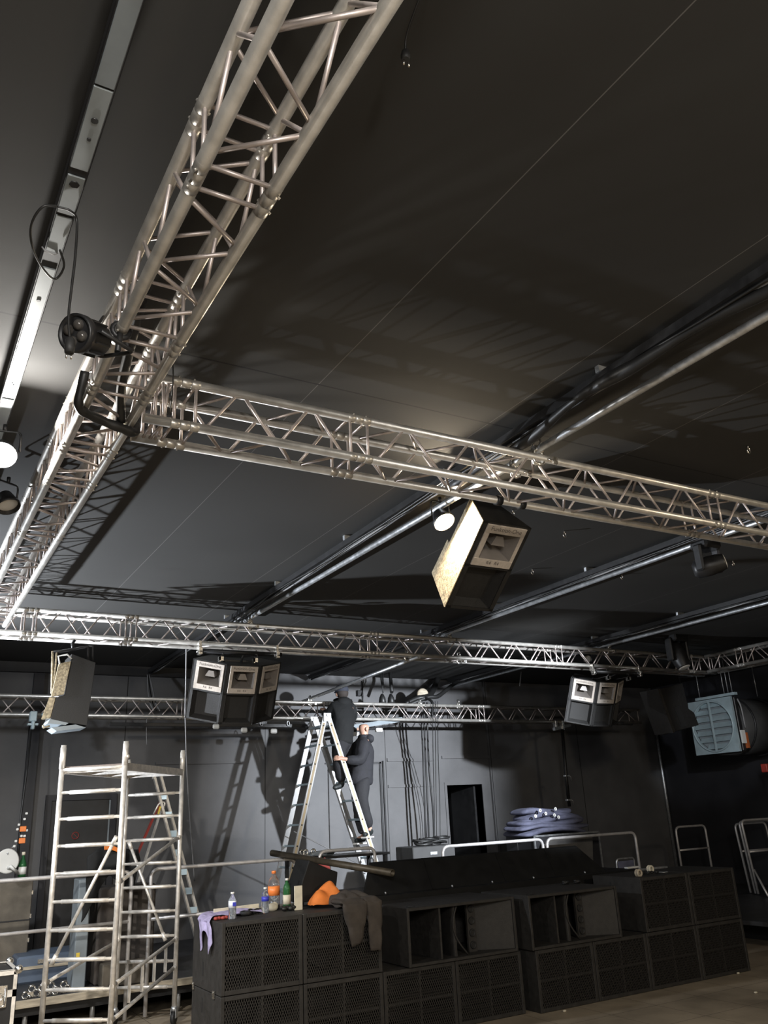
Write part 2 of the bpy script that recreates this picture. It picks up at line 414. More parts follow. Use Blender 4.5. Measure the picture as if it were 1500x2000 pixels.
# black door behind the scaffold with a prohibition sign
d3 = MB(); d3.box((2.11, Y1-.04, .4), (2.92, Y1, 2.28), .006)
door3 = struct(d3, 'door_3', 'black')
fr = MB(); fr.box((2.03, Y1-.07, .4), (2.11, Y1, 2.36)); fr.box((2.92, Y1-.07, .4), (3.0, Y1, 2.36)); fr.box((2.11, Y1-.07, 2.28), (2.92, Y1, 2.36))
struct(fr, 'door_frame', 'walld', door3)
struct(MB().box((2.90, Y1-.05, 1.4), (2.93, Y1-.04, 2.27)), 'edge_strip', 'palecol', door3)
# battens and ledges on the back wall
struct(MB().box((7.6, Y1-.03, 2.745), (8.6, Y1, 2.80)), 'trim_1', 'wall')
struct(MB().box((7.6, Y1-.025, 2.31), (8.55, Y1, 2.355)), 'trim_2', 'wall')
struct(MB().box((8.75, Y1-.03, 2.78), (9.83, Y1, 2.83)), 'trim_3', 'wall')
struct(MB().box((9.80, Y1-.05, .4), (9.86, Y1, ZC)), 'trim_4', 'wall')
struct(MB().box((X0, Y1-.10, 4.06), (4.6, Y1, 4.2)), 'trim_5', 'black')
struct(MB().box((1.72, Y1-.10, .4), (1.86, Y1, 4.05)), 'trim_6', 'walld')
struct(MB().box((3.55, Y1-.03, 2.75), (4.9, Y1, 2.79)), 'trim_7', 'wall')
struct(MB().cyl((X1-.04, Y1-.04, .4), (X1-.04, Y1-.04, ZC), .03), 'trim_8', 'steel')

# ------------------------------------------------------------------ stage decks
ST, YS = .33, 9.92
def stage(name, label, x0, x1, y0, y1, lip, legs):
    t = thing(name, ((x0+x1)/2, (y0+y1)/2, 0), label, 'stage')
    MB().box((x0, y0, ST-.055), (x1, y1, ST), .004).build('deck_top', 'deck', t)
    f = MB()
    for a, b in lip: f.box(a, b)
    f.build('edge_frame', 'blackm', t)
    for (x, y) in legs: MB().cyl((x, y, 0), (x, y, ST-.055), .025).build('leg', 'steel', t)
    return t
st = stage('stage_deck', 'low black stage deck along the back wall behind the speaker stacks', X0+.02, 10.2, YS, 13.0,
      [((X0+.02, YS+.05, .18), (10.2, YS+.09, ST-.055)), ((X0+.02, 12.9, .18), (10.2, 12.94, ST-.055))], [(x, YS+.13) for x in (-1, .4, 1.55, 2.2, 3.1, 3.9, 5, 6.5, 8)])
plk = MB().box((.2, YS-.035, ST-.066), (3.74, YS-.002, ST+.004), .003).build('fascia_plank', 'wood', st); plk['label'] = 'raw wooden plank along the front edge'
stage('stage_deck', 'raised dark stage platform at the right edge of the photo', 10.24, X1-.02, 3.0, 13.0,
      [((10.9, 3.02, 0), (10.94, 12.9, ST-.055))], [(10.6, 3.4), (10.6, 6.0), (10.6, 9.2)])

# ------------------------------------------------------------------ trusses
_cyl_cache = {}
def cyl_mesh(L, r, m, seg=8):
    key = (round(L, 4), r, m)
    if key not in _cyl_cache:
        b = MB().cyl((0, 0, -L/2), (0, 0, L/2), r, seg); me = bpy.data.meshes.new('brace')
        me.from_pydata(b.v, [], b.f); me.polygons.foreach_set('use_smooth', b.sm); me.materials.append(M[m]); _cyl_cache[key] = me
    return _cyl_cache[key]
S_T, R_CH, R_BR = .24, .025, .0085
def truss(label, p0, axis, mods, near_n=100, skip=()):
    """box truss from p0 (corner chord of least coordinates); axis 0 = x, 1 = y; mods = list of (start, end) along the axis"""
    p0 = Vector(p0); ad = Vector((1, 0, 0)) if axis == 0 else Vector((0, 1, 0)); bd = Vector((0, 1, 0)) if axis == 0 else Vector((1, 0, 0)); ud = Vector((0, 0, 1))
    s0, s1 = mods[0][0], mods[-1][1]
    t = thing('box_truss', p0+ad*(s0+s1)/2, label, 'truss', 'square aluminium trusses')
    C4 = [(0, 0), (1, 0), (1, 1), (0, 1)]                      # (across, up) round the square
    def P(c, s): return p0+ad*s+bd*(S_T*C4[c][0])+ud*(S_T*C4[c][1])
    for c in range(4):
        b = MB(); b.cyl(P(c, s0), P(c, s1), R_CH, 18)
        ch = b.build('chord', 'alu', t)
        for (a, e) in mods[:-1]:                               # bolted joint: turned sleeve with grooves, two pins
            k = MB(); rr = [R_CH+.0015, R_CH+.0015, R_CH-.0005, R_CH-.0005]
            prof = []
            for q in (-.05, 0, .05): prof += [(R_CH-.0012, e+q-.0235), (R_CH+.0007, e+q-.0215), (R_CH+.0007, e+q+.0215), (R_CH-.0012, e+q+.0235)]
            k.lathe(prof, P(c, 0), ad, 18); k.build('joint_sleeve', 'alu', ch)
            o_ = (bd*(1 if C4[c][0] else -1)+ud*(1 if C4[c][1] else -1)).normalized()
            for q in (-.04, .04): MB().cyl(P(c, e+q)-o_*.030, P(c, e+q)+o_*.032, .005, 8).build('joint_pin', 'alu', ch)
    segs = []
    for (a, e) in mods:
        L = e-a; n = max(1, round((L-.18)/.47)); pit = (L-.18)/n
        for fc in range(4):
            c0, c1 = fc, (fc+1) % 4
            if c0 % 2: c0, c1 = c1, c0                         # even chords carry the end nodes
            for k in range(n):
                sa = a+.09+pit*k
                segs.append((P(c0, sa+.016), P(c1, sa+pit/2-.016))); segs.append((P(c1, sa+pit/2+.016), P(c0, sa+pit-.016)))
            segs.append((P(c0, a+.055), P(c1, a+.055))); segs.append((P(c0, e-.055), P(c1, e-.055)))
    def vis(sg):
        m = (sg[0]+sg[1])/2-EYEV; z = m.dot(CF)
        if z < .2: return 99
        x, y = m.dot(CR)/z*F_PX, m.dot(CU)/z*F_PX
        return z+(60 if abs(x) > 800 or abs(y) > 1060 else 0)
    segs.sort(key=vis)
    for (a, b) in segs[:near_n]:
        d = b-a; o = bpy.data.objects.new('brace', cyl_mesh(d.length, R_BR, 'alu_dark')); col.objects.link(o); o.parent = t
        o.location = (a+b)/2-t.location; o.rotation_mode = 'QUATERNION'; o.rotation_quaternion = Vector((0, 0, 1)).rotation_difference(d)
    if len(segs) > near_n:
        r = MB()
        for (a, b) in segs[near_n:]: r.cyl(a, b, R_BR, 6)
        r.build('brace', 'alu_dark', t)['kind'] = 'stuff'
    return t
ZA, ZB, ZCC, ZD = 3.812, 3.790, 3.760, 3.327
truss('large silver box truss crossing the upper left overhead, nearest to the viewer', (.609, 0, ZA), 1,
      [(-.94, 2.06), (2.06, 3.06), (3.06, 3.55), (3.55, 4.27), (4.27, 4.78), (4.78, 5.80), (5.80, 8.30), (8.30, 8.80)])
truss('silver box truss running right from the wrapped black cable, lamp below it', (0, 3.749, ZB), 0, [(.885, 1.09), (1.09, 2.10), (2.10, 5.10), (5.10, 8.10), (8.10, 11.0)])
truss('silver box truss carrying the two hung speaker clusters', (0, 8.868, ZCC), 0, [(.58, 1.09), (1.09, 2.09), (2.09, 5.05), (5.05, 8.06), (8.06, 10.75), (10.75, 11.32)])
truss('lower bright box truss near the back wall, worked on by two people', (0, 11.90, ZD), 0, [(-1.4, .65), (.65, 3.64), (3.64, 5.90), (5.90, 8.88), (8.88, 11.85), (11.85, 12.72)])
truss('dim box truss leaving the photo at the right edge', (11.07, 0, ZCC), 1, [(3.2, 5.7), (5.7, 8.2), (8.2, 8.82)])

# ------------------------------------------------------------------ ceiling pipes and trays
def pipe(p0, p1, label, r=.0242, m='steel'):
    return tag(MB().cyl(p0, p1, r, 14).build('scaffold_pipe', m), label, 'pipe', 'pipes under the ceiling')
pipe((3.43, -1, 4.085), (3.43, 9.25, 4.085), 'silver ceiling pipe above the bright middle lamp')
pipe((6.2, -1, 4.085), (6.2, 9.3, 4.085), 'ceiling pipe the black moving head hangs from, right of the middle speaker')
pipe((9.05, -1, 4.085), (9.05, 12.9, 4.085), 'ceiling pipe at the far right with a pale reflection near its end')
a, b = at_y(800, 1295, 8.95), at_y(597, 1359, 12.0)
pipe((5.6, 8.7, 3.71), (5.6, 12.2, 3.617), 'sloping grey pipe between the speaker truss and the back truss')
def tray(x0, x1, y0, y1, label, wd=.10):
    t = thing('cable_tray', ((x0+x1)/2, (y0+y1)/2, 4.14), label, 'cable tray', 'cable trays under the ceiling')
    b = MB()
    for sx in (-1, 1): b.bar((x0+sx*wd/2, y0, 4.135), (x1+sx*wd/2, y1, 4.135), .006, .05)
    b.bar((x0, y0, 4.113), (x1, y1, 4.113), wd, .005); b.build('channel', 'blackm', t)
    for k in range(4):
        q = (k-1.5)*wd/5; n = 26; pts = []
        for i in range(n+1):
            f = i/n; pts.append((x0+(x1-x0)*f+q+.012*math.sin(f*31+k*2), y0+(y1-y0)*f, 4.100+.010*math.sin(f*47+k*1.7)))
        MB().tube(pts, .009 if k else .007, 6).build('cable', 'cable' if k != 2 else 'cablew', t)
    for i in range(int((y1-y0)/1.6)):
        y = y0+.5+i*1.6; x = x0+(x1-x0)*(y-y0)/(y1-y0)
        MB().box((x-wd/2-.01, y-.015, 4.16), (x+wd/2+.01, y+.015, 4.2)).build('hanger', 'steel', t)
    return t
tray(3.19, 3.40, .8, 13.0, 'black cable tray beside the pipe above the bright middle lamp')
tray(6.10, 6.10, .8, 12.9, 'black cable tray right of the hung middle speaker')
tray(8.82, 8.82, 2.0, 12.7, 'black cable tray at the far right, pale end near the back wall')
b = MB(); pts = []
for i in range(40):
    f = i/39; pts.append((3.22+.05*math.sin(f*9)+.02*f, .9+3.6*f, 4.09+.014*math.sin(f*23)))
b.tube(pts, .035, 8, taper=[.9+.25*math.sin(i*.7) for i in range(40)])
tag(b.build('cable_bundle', 'cable'), 'thick black cable bundle under the tray at the right edge', 'cables')

def clamp(p, label, s=1.0, m='chrome'):
    """half coupler: jaw round the chord, jaw round the pipe, wing nut"""
    p = Vector(p); t = thing('pipe_clamp', p, label, 'clamp', 'pipe clamps on the trusses')
    b = MB(); b.tube([p+Vector((dx*s, 0, dz*s)) for dx, dz in ((-.034, -.01), (-.03, .028), (0, .04), (.03, .028), (.034, -.01), (.028, -.034), (0, -.042), (-.028, -.034))], .011*s, 6, closed=True)
    b.box((p.x-.03*s, p.y-.02*s, p.z+.03*s), (p.x+.03*s, p.y+.02*s, p.z+.062*s), .004)
    b.tube([p+Vector((0, dy*s, (.075+dz)*s)) for dy, dz in ((-.03, 0), (-.02, .026), (.02, .026), (.03, 0), (.02, -.02), (-.02, -.02))], .009*s, 6, closed=True)
    b.build('jaw', m, t)
    k = MB(); k.cyl(p+Vector((.035*s, -.01, .0)), p+Vector((.085*s, -.03*s, -.02*s)), .007*s, 8); k.box((p.x+.07*s, p.y-.035*s, p.z-.035*s), (p.x+.10*s, p.y-.027*s, p.z+.005*s))
    k.build('wing_bolt', m, t)
    return t
clamp((3.43, 3.749, 4.03), 'bright metal clamp holding the middle pipe on the front chord of the truss', 1.25)
clamp((3.43, 3.989, 4.03), 'metal clamp with loose chain on the rear chord of the truss', 1.1)
clamp((3.43, 8.868, 4.0), 'pipe clamp on the speaker truss above the left speaker cluster')
clamp((6.2, 8.868, 4.0), 'pipe clamp standing up on the middle of the speaker truss')
clamp((9.05, 8.868, 4.0), 'pipe clamp on the speaker truss above the right speaker cluster')
clamp((5.6, 11.9, 3.567), 'pipe clamp on the back truss left of the person in the cap')
clamp((5.55, 8.9, 3.735), 'small pipe clamp under the middle of the speaker truss, left one')
clamp((6.35, 8.9, 3.735), 'small pipe clamp under the middle of the speaker truss, right one')
clamp((7.62, 11.9, 3.567), 'clamp on the back truss under the two hanging straps')
clamp((8.4, 11.9, 3.567), 'clamp on the back truss where the cable bundle crosses')

# ceiling eye bolts
for i, ((px, py), lb) in enumerate([((1462, 880), 'ceiling eye bolt at the far right, above the silver truss'), ((1103, 1045), 'ceiling eye bolt right of the hung middle speaker plate'),
        ((1040, 1118), 'ceiling eye bolt below right of the hung middle speaker'), ((868, 1093), 'ceiling eye bolt left of the hung middle speaker, under the lamp'),
        ((951, 997), 'ceiling eye bolt between truss and hung middle speaker, left one'), ((1002, 1004), 'ceiling eye bolt between truss and hung middle speaker, right one'),
        ((1215, 1128), 'ceiling eye bolt beside the second pipe'), ((1432, 1102), 'small pale ceiling bolt right of the moving head')]):
    p = at_z(px, py, ZC-.04); b = MB()
    b.tube([p+Vector((.016*math.cos(a), 0, .02*math.sin(a))) for a in [2*PI*k/12 for k in range(12)]], .005, 6, closed=True)
    b.cyl(p+Vector((0, 0, .018)), p+Vector((0, 0, .04)), .006, 8)
    tag(b.build('eye_bolt', 'chrome'), lb, 'eye bolt', 'eye bolts in the ceiling')
# ------------------------------------------------------------------ lettering (made once, shared)
def text_mesh(body, width, depth=.0008):
    cu = bpy.data.curves.new('lettering', 'FONT'); cu.body = body; cu.size = 1; cu.extrude = 0
    o = bpy.data.objects.new('lettering_src', cu); col.objects.link(o)
    dg = bpy.context.evaluated_depsgraph_get(); me = bpy.data.meshes.new_from_object(o.evaluated_get(dg))
    bpy.data.objects.remove(o); xs = [v.co.x for v in me.vertices]; ys = [v.co.y for v in me.vertices]
    k = width/(max(xs)-min(xs)); x0 = min(xs); y0 = min(ys)
    for v in me.vertices: v.co = Vector(((v.co.x-x0)*k, -depth, (v.co.y-y0)*k))
    me.materials.clear(); me.materials.append(M['ink']); return me
TXT = text_mesh('Funktion-One', .245)
TXT2 = text_mesh('R4', .034)

# ------------------------------------------------------------------ hung speakers
CW, CH, PW, PH, PO, CD = .384, .668, .318, .308, .012, .40
def basis(az, th, yaw=0.0):
    f = Vector((math.sin(az)*math.cos(th), math.cos(az)*math.cos(th), -math.sin(th))); r = Vector((-math.cos(az), math.sin(az), 0)).normalized()
    a = f.cross(r).normalized()
    if a.z < 0: a = -a
    r2 = r*math.cos(yaw)-f*math.sin(yaw); f2 = f*math.cos(yaw)+r*math.sin(yaw)
    return r2, f2, a
def orient(o, loc, r, f, a):
    b = -f
    o.matrix_world = Matrix(((r.x, b.x, a.x, loc[0]), (r.y, b.y, a.y, loc[1]), (r.z, b.z, a.z, loc[2]), (0, 0, 0, 1)))
def cabinet(label, group=None, side='speaker'):
    t = thing('hung_speaker', (0, 0, 0), label, 'speaker', group)
    b = MB(); tp = math.tan(.27)*CD; ml, mr = (CW-PW)/2, (CW+PW)/2
    zt, zb = -PO-.018, -PO-PH+.05
    # wedge body, front left open behind the horn plate and the bass bay
    def ring(y, top, bot, inset): return [(inset, y, top), (CW-inset, y, top), (CW-inset, y, bot), (inset, y, bot)]
    R0, R1 = ring(0, 0, -CH, 0), ring(CD*.86, 0, -CH*.60, tp*.86)
    R1 = [(tp*.86, CD*.86, 0), (CW-tp*.86, CD*.86, 0), (CW-tp, CD, -CH), (tp, CD, -CH)]
    b.add(R0+R1, [(0, 1, 5, 4), (2, 3, 7, 6), (1, 2, 6, 5), (4, 5, 6, 7)])
    # front rim and the panel between the horn plate and the bass bay
    zs = [0, -PO, -PO-PH, -PO-PH-.02, -CH+.02, -CH]
    b.box((0, -.004, -PO), (CW, .01, 0)); b.box((0, -.004, -PO-PH-.02), (CW, .01, -PO-PH)); b.box((0, -.004, -CH), (CW, .01, -CH+.02))
    b.box((0, -.004, -CH), (ml, .01, 0)); b.box((mr, -.004, -CH), (CW, .01, 0))
    body = b.build('cabinet', 'speaker', t, world=False)
    tn = math.tan(.27); prof = [(0, 0), (CD*.86, 0), (CD*.93, -CH*.56), (CD*1.06, -CH*.565), (CD*1.12, -CH), (0, -CH)]
    sd = MB(); sd.slab([(y*tn-.004, y, z) for y, z in prof], (-.010, -.003, 0))
    q = sd.build('side_panel', side, t, world=False)
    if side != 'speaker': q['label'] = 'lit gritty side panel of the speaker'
    by = MB(); zz0, zz1 = -PO-PH-.02, -CH+.02
    by.add([(ml, .006, zz0), (mr, .006, zz0), (mr, .006, zz1), (ml, .006, zz1), (ml+.03, .07, zz0-.03), (mr-.03, .07, zz0-.03), (mr-.03, .07, zz1+.03), (ml+.03, .07, zz1+.03)],
           [(0, 1, 5, 4), (1, 2, 6, 5), (2, 3, 7, 6), (3, 0, 4, 7), (4, 5, 6, 7)])
    by.build('bass_bay', 'speaker', t, world=False)
    # silver plate with rectangular mouth, horn flare and throat wedge
    x0, x1, z0, z1 = ml+.038, mr-.030, -PO-.062, -PO-PH+.058
    p = MB(); d0, d1 = -.014, .004
    p.box((ml, d0, z0), (mr, d1, -PO), .002); p.box((ml, d0, -PO-PH), (mr, d1, z1), .002); p.box((ml, d0, z1), (x0, d1, z0), .002); p.box((x1, d0, z1), (mr, d1, z0), .002)
    pl = p.build('horn_plate', 'plate', t, world=False); pl['label'] = 'square silver horn plate'
    h = MB(); cx, cz = (x0+x1)/2, (z0+z1)/2+.01; e = .035; D = .17
    h.add([(x0, d0, z0), (x1, d0, z0), (x1, d0, z1), (x0, d0, z1), (cx-e*1.4, D, cz+e), (cx+e*1.4, D, cz+e), (cx+e*1.4, D, cz-e), (cx-e*1.4, D, cz-e)],
          [(0, 4, 5, 1), (1, 5, 6, 2), (2, 6, 7, 3), (3, 7, 4, 0), (4, 7, 6, 5)])
    hf = h.build('horn_flare', 'horn', pl, world=False)
    wd = MB(); wd.add([(cx-.055, .012, cz-.012), (cx+.055, .012, cz-.012), (cx+.028, .03, cz+.05), (cx-.028, .03, cz+.05), (cx-.05, D, cz-.02), (cx+.05, D, cz-.02), (cx+.03, D, cz+.03), (cx-.03, D, cz+.03)],
        [(0, 1, 2, 3), (0, 4, 5, 1), (1, 5, 6, 2), (2, 6, 7, 3), (3, 7, 4, 0)])
    wd.build('phase_plug', 'horn', pl, world=False)
    for me, x, z in ((TXT, ml+.036, -PO-.042), (TXT2, cx-.05, -PO-PH+.020), (TXT2, cx+.015, -PO-PH+.020)):
        o = bpy.data.objects.new('lettering', me); col.objects.link(o); o.parent = pl; o.location = (x, d0-.0006, z)
    return t
def cluster(T, labels, group, az=3.164, th=.416, phi=.591):
    T = Vector(T); r, f, a = basis(az, th)
    for k, lb in zip((-1, 0, 1), labels):
        c = cabinet(lb, group)
        if k == 0: o, d = T-r*CW/2, r
        elif k == -1: d = r*math.cos(phi)+f*math.sin(phi); o = T-r*CW/2-d*CW
        else: d = r*math.cos(phi)-f*math.sin(phi); o = T+r*CW/2
        orient(c, o, d, a.cross(d) if a.cross(d).dot(f) > 0 else -a.cross(d), a)
    # hanging bar under the truss with its hooks
    t = thing('hanging_bar', (T.x, 8.80, 3.66), 'black hanging bar with clamps above the '+('left' if T.x < 6 else 'right')+' speaker cluster', 'bar', 'cluster hanging bars')
    MB().cyl((T.x-.52, 8.80, 3.665), (T.x+.46, 8.80, 3.665), .026, 14).build('bar_tube', 'blackm', t)
    for x in (T.x-.50, T.x+.41):
        k = MB(); k.box((x-.022, 8.765, 3.62), (x+.022, 8.84, 3.70), .004); k.box((x-.016, 8.79, 3.68), (x+.016, 8.87, 3.775), .003); k.cyl((x-.05, 8.77, 3.64), (x+.01, 8.75, 3.65), .008, 8)
        k.build('truss_clamp', 'chrome', t)
    for x in (T.x-.27, T.x+.13):
        k = MB(); k.tube(curve_pts([(x+.02, 8.80, 3.70), (x+.03, 8.78, 3.64), (x-.01, 8.76, 3.60)], 5), .008, 6); k.box((x-.028, 8.73, 3.555), (x+.018, 8.75, 3.60)); k.box((x-.028, 8.73, 3.545), (x-.014, 8.79, 3.60))
        k.build('hook', 'chrome', t)
    p = MB(); q = T+r*(-CW*.5)-f*.16; p.bar(q, q+r*CW, .05, .02); p.cyl(T-f*.12, Vector((T.x, 8.80, 3.66)), .010, 8); p.cyl(T-r*.2-f*.12, Vector((T.x-.27, 8.80, 3.60)), .008, 8); p.cyl(T+r*.15-f*.12, Vector((T.x+.13, 8.80, 3.60)), .008, 8)
    p.build('fly_plate', 'blackm', t)
cluster((3.329, 8.75, 3.519), ['hung black speaker with silver horn plate, leftmost of the left cluster', 'hung black speaker with warm lit horn plate, middle of the left cluster',
        'hung black speaker turned right, rightmost of the left cluster'], 'speakers of the left cluster')
cluster((9.116, 9.045, 3.568), ['dim hung speaker with tan horn plate, leftmost of the right cluster', 'dim hung speaker with tan horn plate, middle of the right cluster',
        'dim hung speaker seen edge on, rightmost of the right cluster'], 'speakers of the right cluster')
c = cabinet('single hung speaker tilted steeply down beside the bright lamp, gritty lit side', None, 'speaker_edge')
KM = 1.13; r, f, a = basis(3.135, .834); orient(c, EYEV+(Vector((3.105, 3.957, 3.618))-EYEV)*KM, r, f, a); c.scale = (KM, KM, KM)
for x in (.09, CW-.09):
    k = MB(); k.cyl((x, CD*.80, -.01), (x, CD*.80+.03, .05), .010, 8); k.build('fly_strap', 'blackm', c, world=False)
t = thing('chord_band', (4.0, 3.989, 3.79), 'pair of black bands wrapped on the truss chord above the tilted speaker', 'band')
for px in (972, 1016):
    q = at_y(px, 970, 3.989); MB().cyl((q.x-.022, 3.989, 3.79), (q.x+.022, 3.989, 3.79), .034, 16).build('band', 'blackm', t)

# single speaker hung at the left, side panels lit tan
t = thing('hung_speaker', at_y(130, 1400, 8.9), 'hung black speaker with lit tan stepped side panels at the far left', 'speaker')
Q = lambda pts, y: [at_y(px, py, y) for px, py in pts]
MB().slab(Q([(140, 1277), (187, 1294), (170, 1417), (134, 1412), (99, 1404), (110, 1362), (126, 1357)], 8.80), (0, .36, 0)).build('cabinet', 'speaker', t, bevel=.004)
MB().slab(Q([(115, 1296), (139, 1291), (125, 1356), (100, 1361)], 8.77), (0, .03, 0)).build('side_panel', 'speaker_edge', t, bevel=.003)['label'] = 'lit tan upper side panel'
MB().slab(Q([(96, 1362), (109, 1361), (98, 1402), (80, 1405)], 8.80), (.02, .04, 0)).build('side_panel', 'speaker_edge', t, bevel=.003)['label'] = 'lit tan lower side panel'
MB().slab(Q([(98, 1404), (134, 1412), (128, 1416), (93, 1413)], 8.80), (0, .35, 0)).build('base_plate', 'palecol', t)
MB().slab(Q([(101, 1421), (148, 1415), (168, 1421), (111, 1428)], 8.80), (0, .30, 0)).build('base_plate', 'palecol', t)
fr = MB(); fr.tube(Q([(117, 1297), (114, 1282), (131, 1278), (140, 1287)], 8.76), .009, 6); fr.build('top_frame', 'white', t)
fr = MB(); fr.tube(Q([(101, 1355), (103, 1272)], 8.84), .012, 6); fr.tube(Q([(105, 1335), (111, 1273)], 8.84), .010, 6); fr.build('back_rail', 'speaker_edge', t)
fr = MB(); fr.tube(Q([(104, 1273), (118, 1272), (143, 1268), (172, 1263), (172, 1290)], 8.84), .014, 6); fr.tube(Q([(172, 1263), (181, 1263), (181, 1290)], 8.84), .012, 6)
fr.tube(Q([(143, 1268), (141, 1258), (146, 1250)], 8.86), .016, 8); fr.build('yoke', 'blackm', t)
fr = MB(); fr.tube(Q([(84, 1416), (85, 1421), (97, 1418)], 8.8), .010, 6); fr.build('lower_hook', 'speaker_edge', t)

# dark speaker hung at the right in front of the fan
t = thing('hung_speaker', at_y(1330, 1420, 9.4), 'dark hung speaker tilted in front of the pale blue fan', 'speaker')
MB().slab(Q([(1287, 1346), (1333, 1334), (1345, 1384), (1356, 1392), (1365, 1416), (1350, 1420), (1317, 1429)], 9.40), (.05, .34, -.03)).build('cabinet', 'speaker', t, bevel=.006)
MB().slab(Q([(1284, 1345), (1289, 1345), (1319, 1429), (1315, 1431)], 9.38), (.02, .4, 0)).build('side_panel', 'sub', t)
MB().slab(Q([(1317, 1382), (1326, 1378), (1342, 1418), (1333, 1421)], 9.385), (0, .03, 0)).build('handle_slot', 'subin', t)
MB().tube([at_y(1330, 1340, 9.5), at_y(1326, 1322, 9.4), Vector((11.07, 9.12, 3.735))], .016, 6).build('yoke', 'blackm', t)

# ------------------------------------------------------------------ lamps
def flood(loc, face, label, lit=True, r=.080, hood=.026):
    """round reflector flood on a small yoke; loc = lens centre, face = direction it points"""
    loc = Vector(loc); d = Vector(face).normalized(); t = thing('flood_lamp', loc, label, 'lamp')
    b = MB(); b.lathe([(r*.35, -.10), (r*.6, -.085), (r*.96, -.01), (r*1.05, 0), (r*1.05, hood), (r*1.0, hood), (r*.97, -.002)], loc, d, 24); b.build('reflector', 'blackm', t)
    MB().lathe([(r*.94, 0), (r*.8, .004), (r*.3, .007), (.001, .008)], loc, d, 24).build('lens', 'glow' if lit else 'lens', t)
    s = d.cross(Vector((0, 0, 1))).normalized(); k = MB(); up = Vector((0, 0, 1))
    k.tube(rounded([loc-d*.04+s*r*1.1, loc-d*.04+s*r*1.1+up*.12, loc-d*.04-s*r*1.1+up*.12, loc-d*.04-s*r*1.1], .03), .007, 6)
    k.cyl(loc-d*.04+up*.12, loc-d*.04+up*.16, .012, 8); k.build('yoke', 'blackm', t)
    return t
flood(LAMP_M, FACE_M, 'lit round lamp glaring beside the steeply tilted speaker')
flood(LAMP_L, FACE_L, 'lit round lamp glaring at the left edge of the photo', hood=.012)
flood(at_y(15, 985, 5.6), (.25, -.4, -.9), 'unlit silver faced lamp at the left edge below the glaring lamp', lit=False, r=.072)
flood(at_y(1147, 1287, 9.9), (-.3, -.85, -.4), 'small white faced lamp seen through the speaker truss', lit=False, r=.07)

def moving_head(loc, label, tilt, s=1.0):
    loc = Vector(loc); t = thing('moving_head_light', loc, label, 'stage light', 'moving heads')
    b = MB(); b.box((loc.x-.15*s, loc.y-.13*s, loc.z-.11*s), (loc.x+.15*s, loc.y+.13*s, loc.z), .02); b.cyl(loc, loc+Vector((0, 0, .10)), .02, 10); b.build('base', 'blackm', t)
    for sx in (-1, 1):
        MB().box((loc.x+sx*.17*s-.025*s, loc.y-.06*s, loc.z-.40*s), (loc.x+sx*.17*s+.025*s, loc.y+.06*s, loc.z-.06*s), .015).build('yoke_arm', 'blackm', t)
    c = loc+Vector((0, 0, -.32*s)); d = Vector(tilt).normalized()
    h = MB(); h.lathe([(.07*s, -.20*s), (.115*s, -.16*s), (.125*s, 0), (.115*s, .12*s), (.10*s, .17*s), (.10*s, .19*s)], c, d, 22); h.build('head', 'blackm', t)
    e = MB(); e.lathe([(.095*s, .185*s), (.085*s, .197*s), (.05*s, .204*s), (.002, .206*s)], c, d, 22); e.build('lens', 'lens', t)
    return t
moving_head(at_x(1378, 1066, 6.2)+Vector((0, 0, .04)), 'black moving head light hung below the silver truss, lens showing', (.75, -.95, .22), .72)
moving_head(at_y(1318, 1240, 8.5), 'black moving head light in front of the right end of the speaker truss', (.1, -.3, -.95), 1.0)

# black LED can on the nearest truss
c = at_x(152, 652, .42); t = thing('led_par_can', c, 'black par can with two lenses clamped beside the nearest truss', 'stage light')
d = (Vector((-.75, -.62, -.30))).normalized(); rt = d.cross(Vector((0, 0, 1))).normalized(); upv = rt.cross(d)
b = MB(); b.lathe([(.045, -.13), (.062, -.12), (.066, -.02), (.075, -.015), (.075, .02), (.066, .022), (.064, .012)], c, d, 24)
for k in range(10):
    a_ = 2*PI*k/10; q = c-d*.07+(rt*math.cos(a_)+upv*math.sin(a_))*.066; b.bar(q-d*.04, q+d*.04, .006, .012, (rt*math.cos(a_)+upv*math.sin(a_)))
b.build('can', 'blackm', t)
for k in range(4):
    a_ = PI*2*k/4+.6; q = c+d*.012+(rt*math.cos(a_)+upv*math.sin(a_))*.034; MB().ball(q, .022, 12, 8).build('lens', 'parlens', t)
y_ = MB(); e1 = c-d*.03+rt*.08; e2 = c-d*.03-rt*.08; back = Vector((.15, .10, .02))
y_.tube(rounded([e1, e1+back, e2+back+Vector((0, 0, -.02)), e2], .03), .009, 6); y_.cyl((e1+e2)/2+back, Vector((.609, c.y+.16, 3.83)), .012, 8); y_.build('bracket', 'blackm', t)
kc = MB(); kc.tube([Vector((.609, c.y+.16, ZA))+Vector((.034*math.cos(q), 0, .034*math.sin(q))) for q in [2*PI*i/14 for i in range(14)]], .012, 6, closed=True); kc.build('clamp', 'blackm', t)
tag(MB().tube(curve_pts([c-d*.1, c+Vector((.06, .12, .05)), Vector((.57, c.y+.35, 3.98)), Vector((.60, c.y+.8, 4.10))], 8), .006, 6).build('power_cable', 'cable'), 'thin black cable from the par can up to the truss', 'cable')

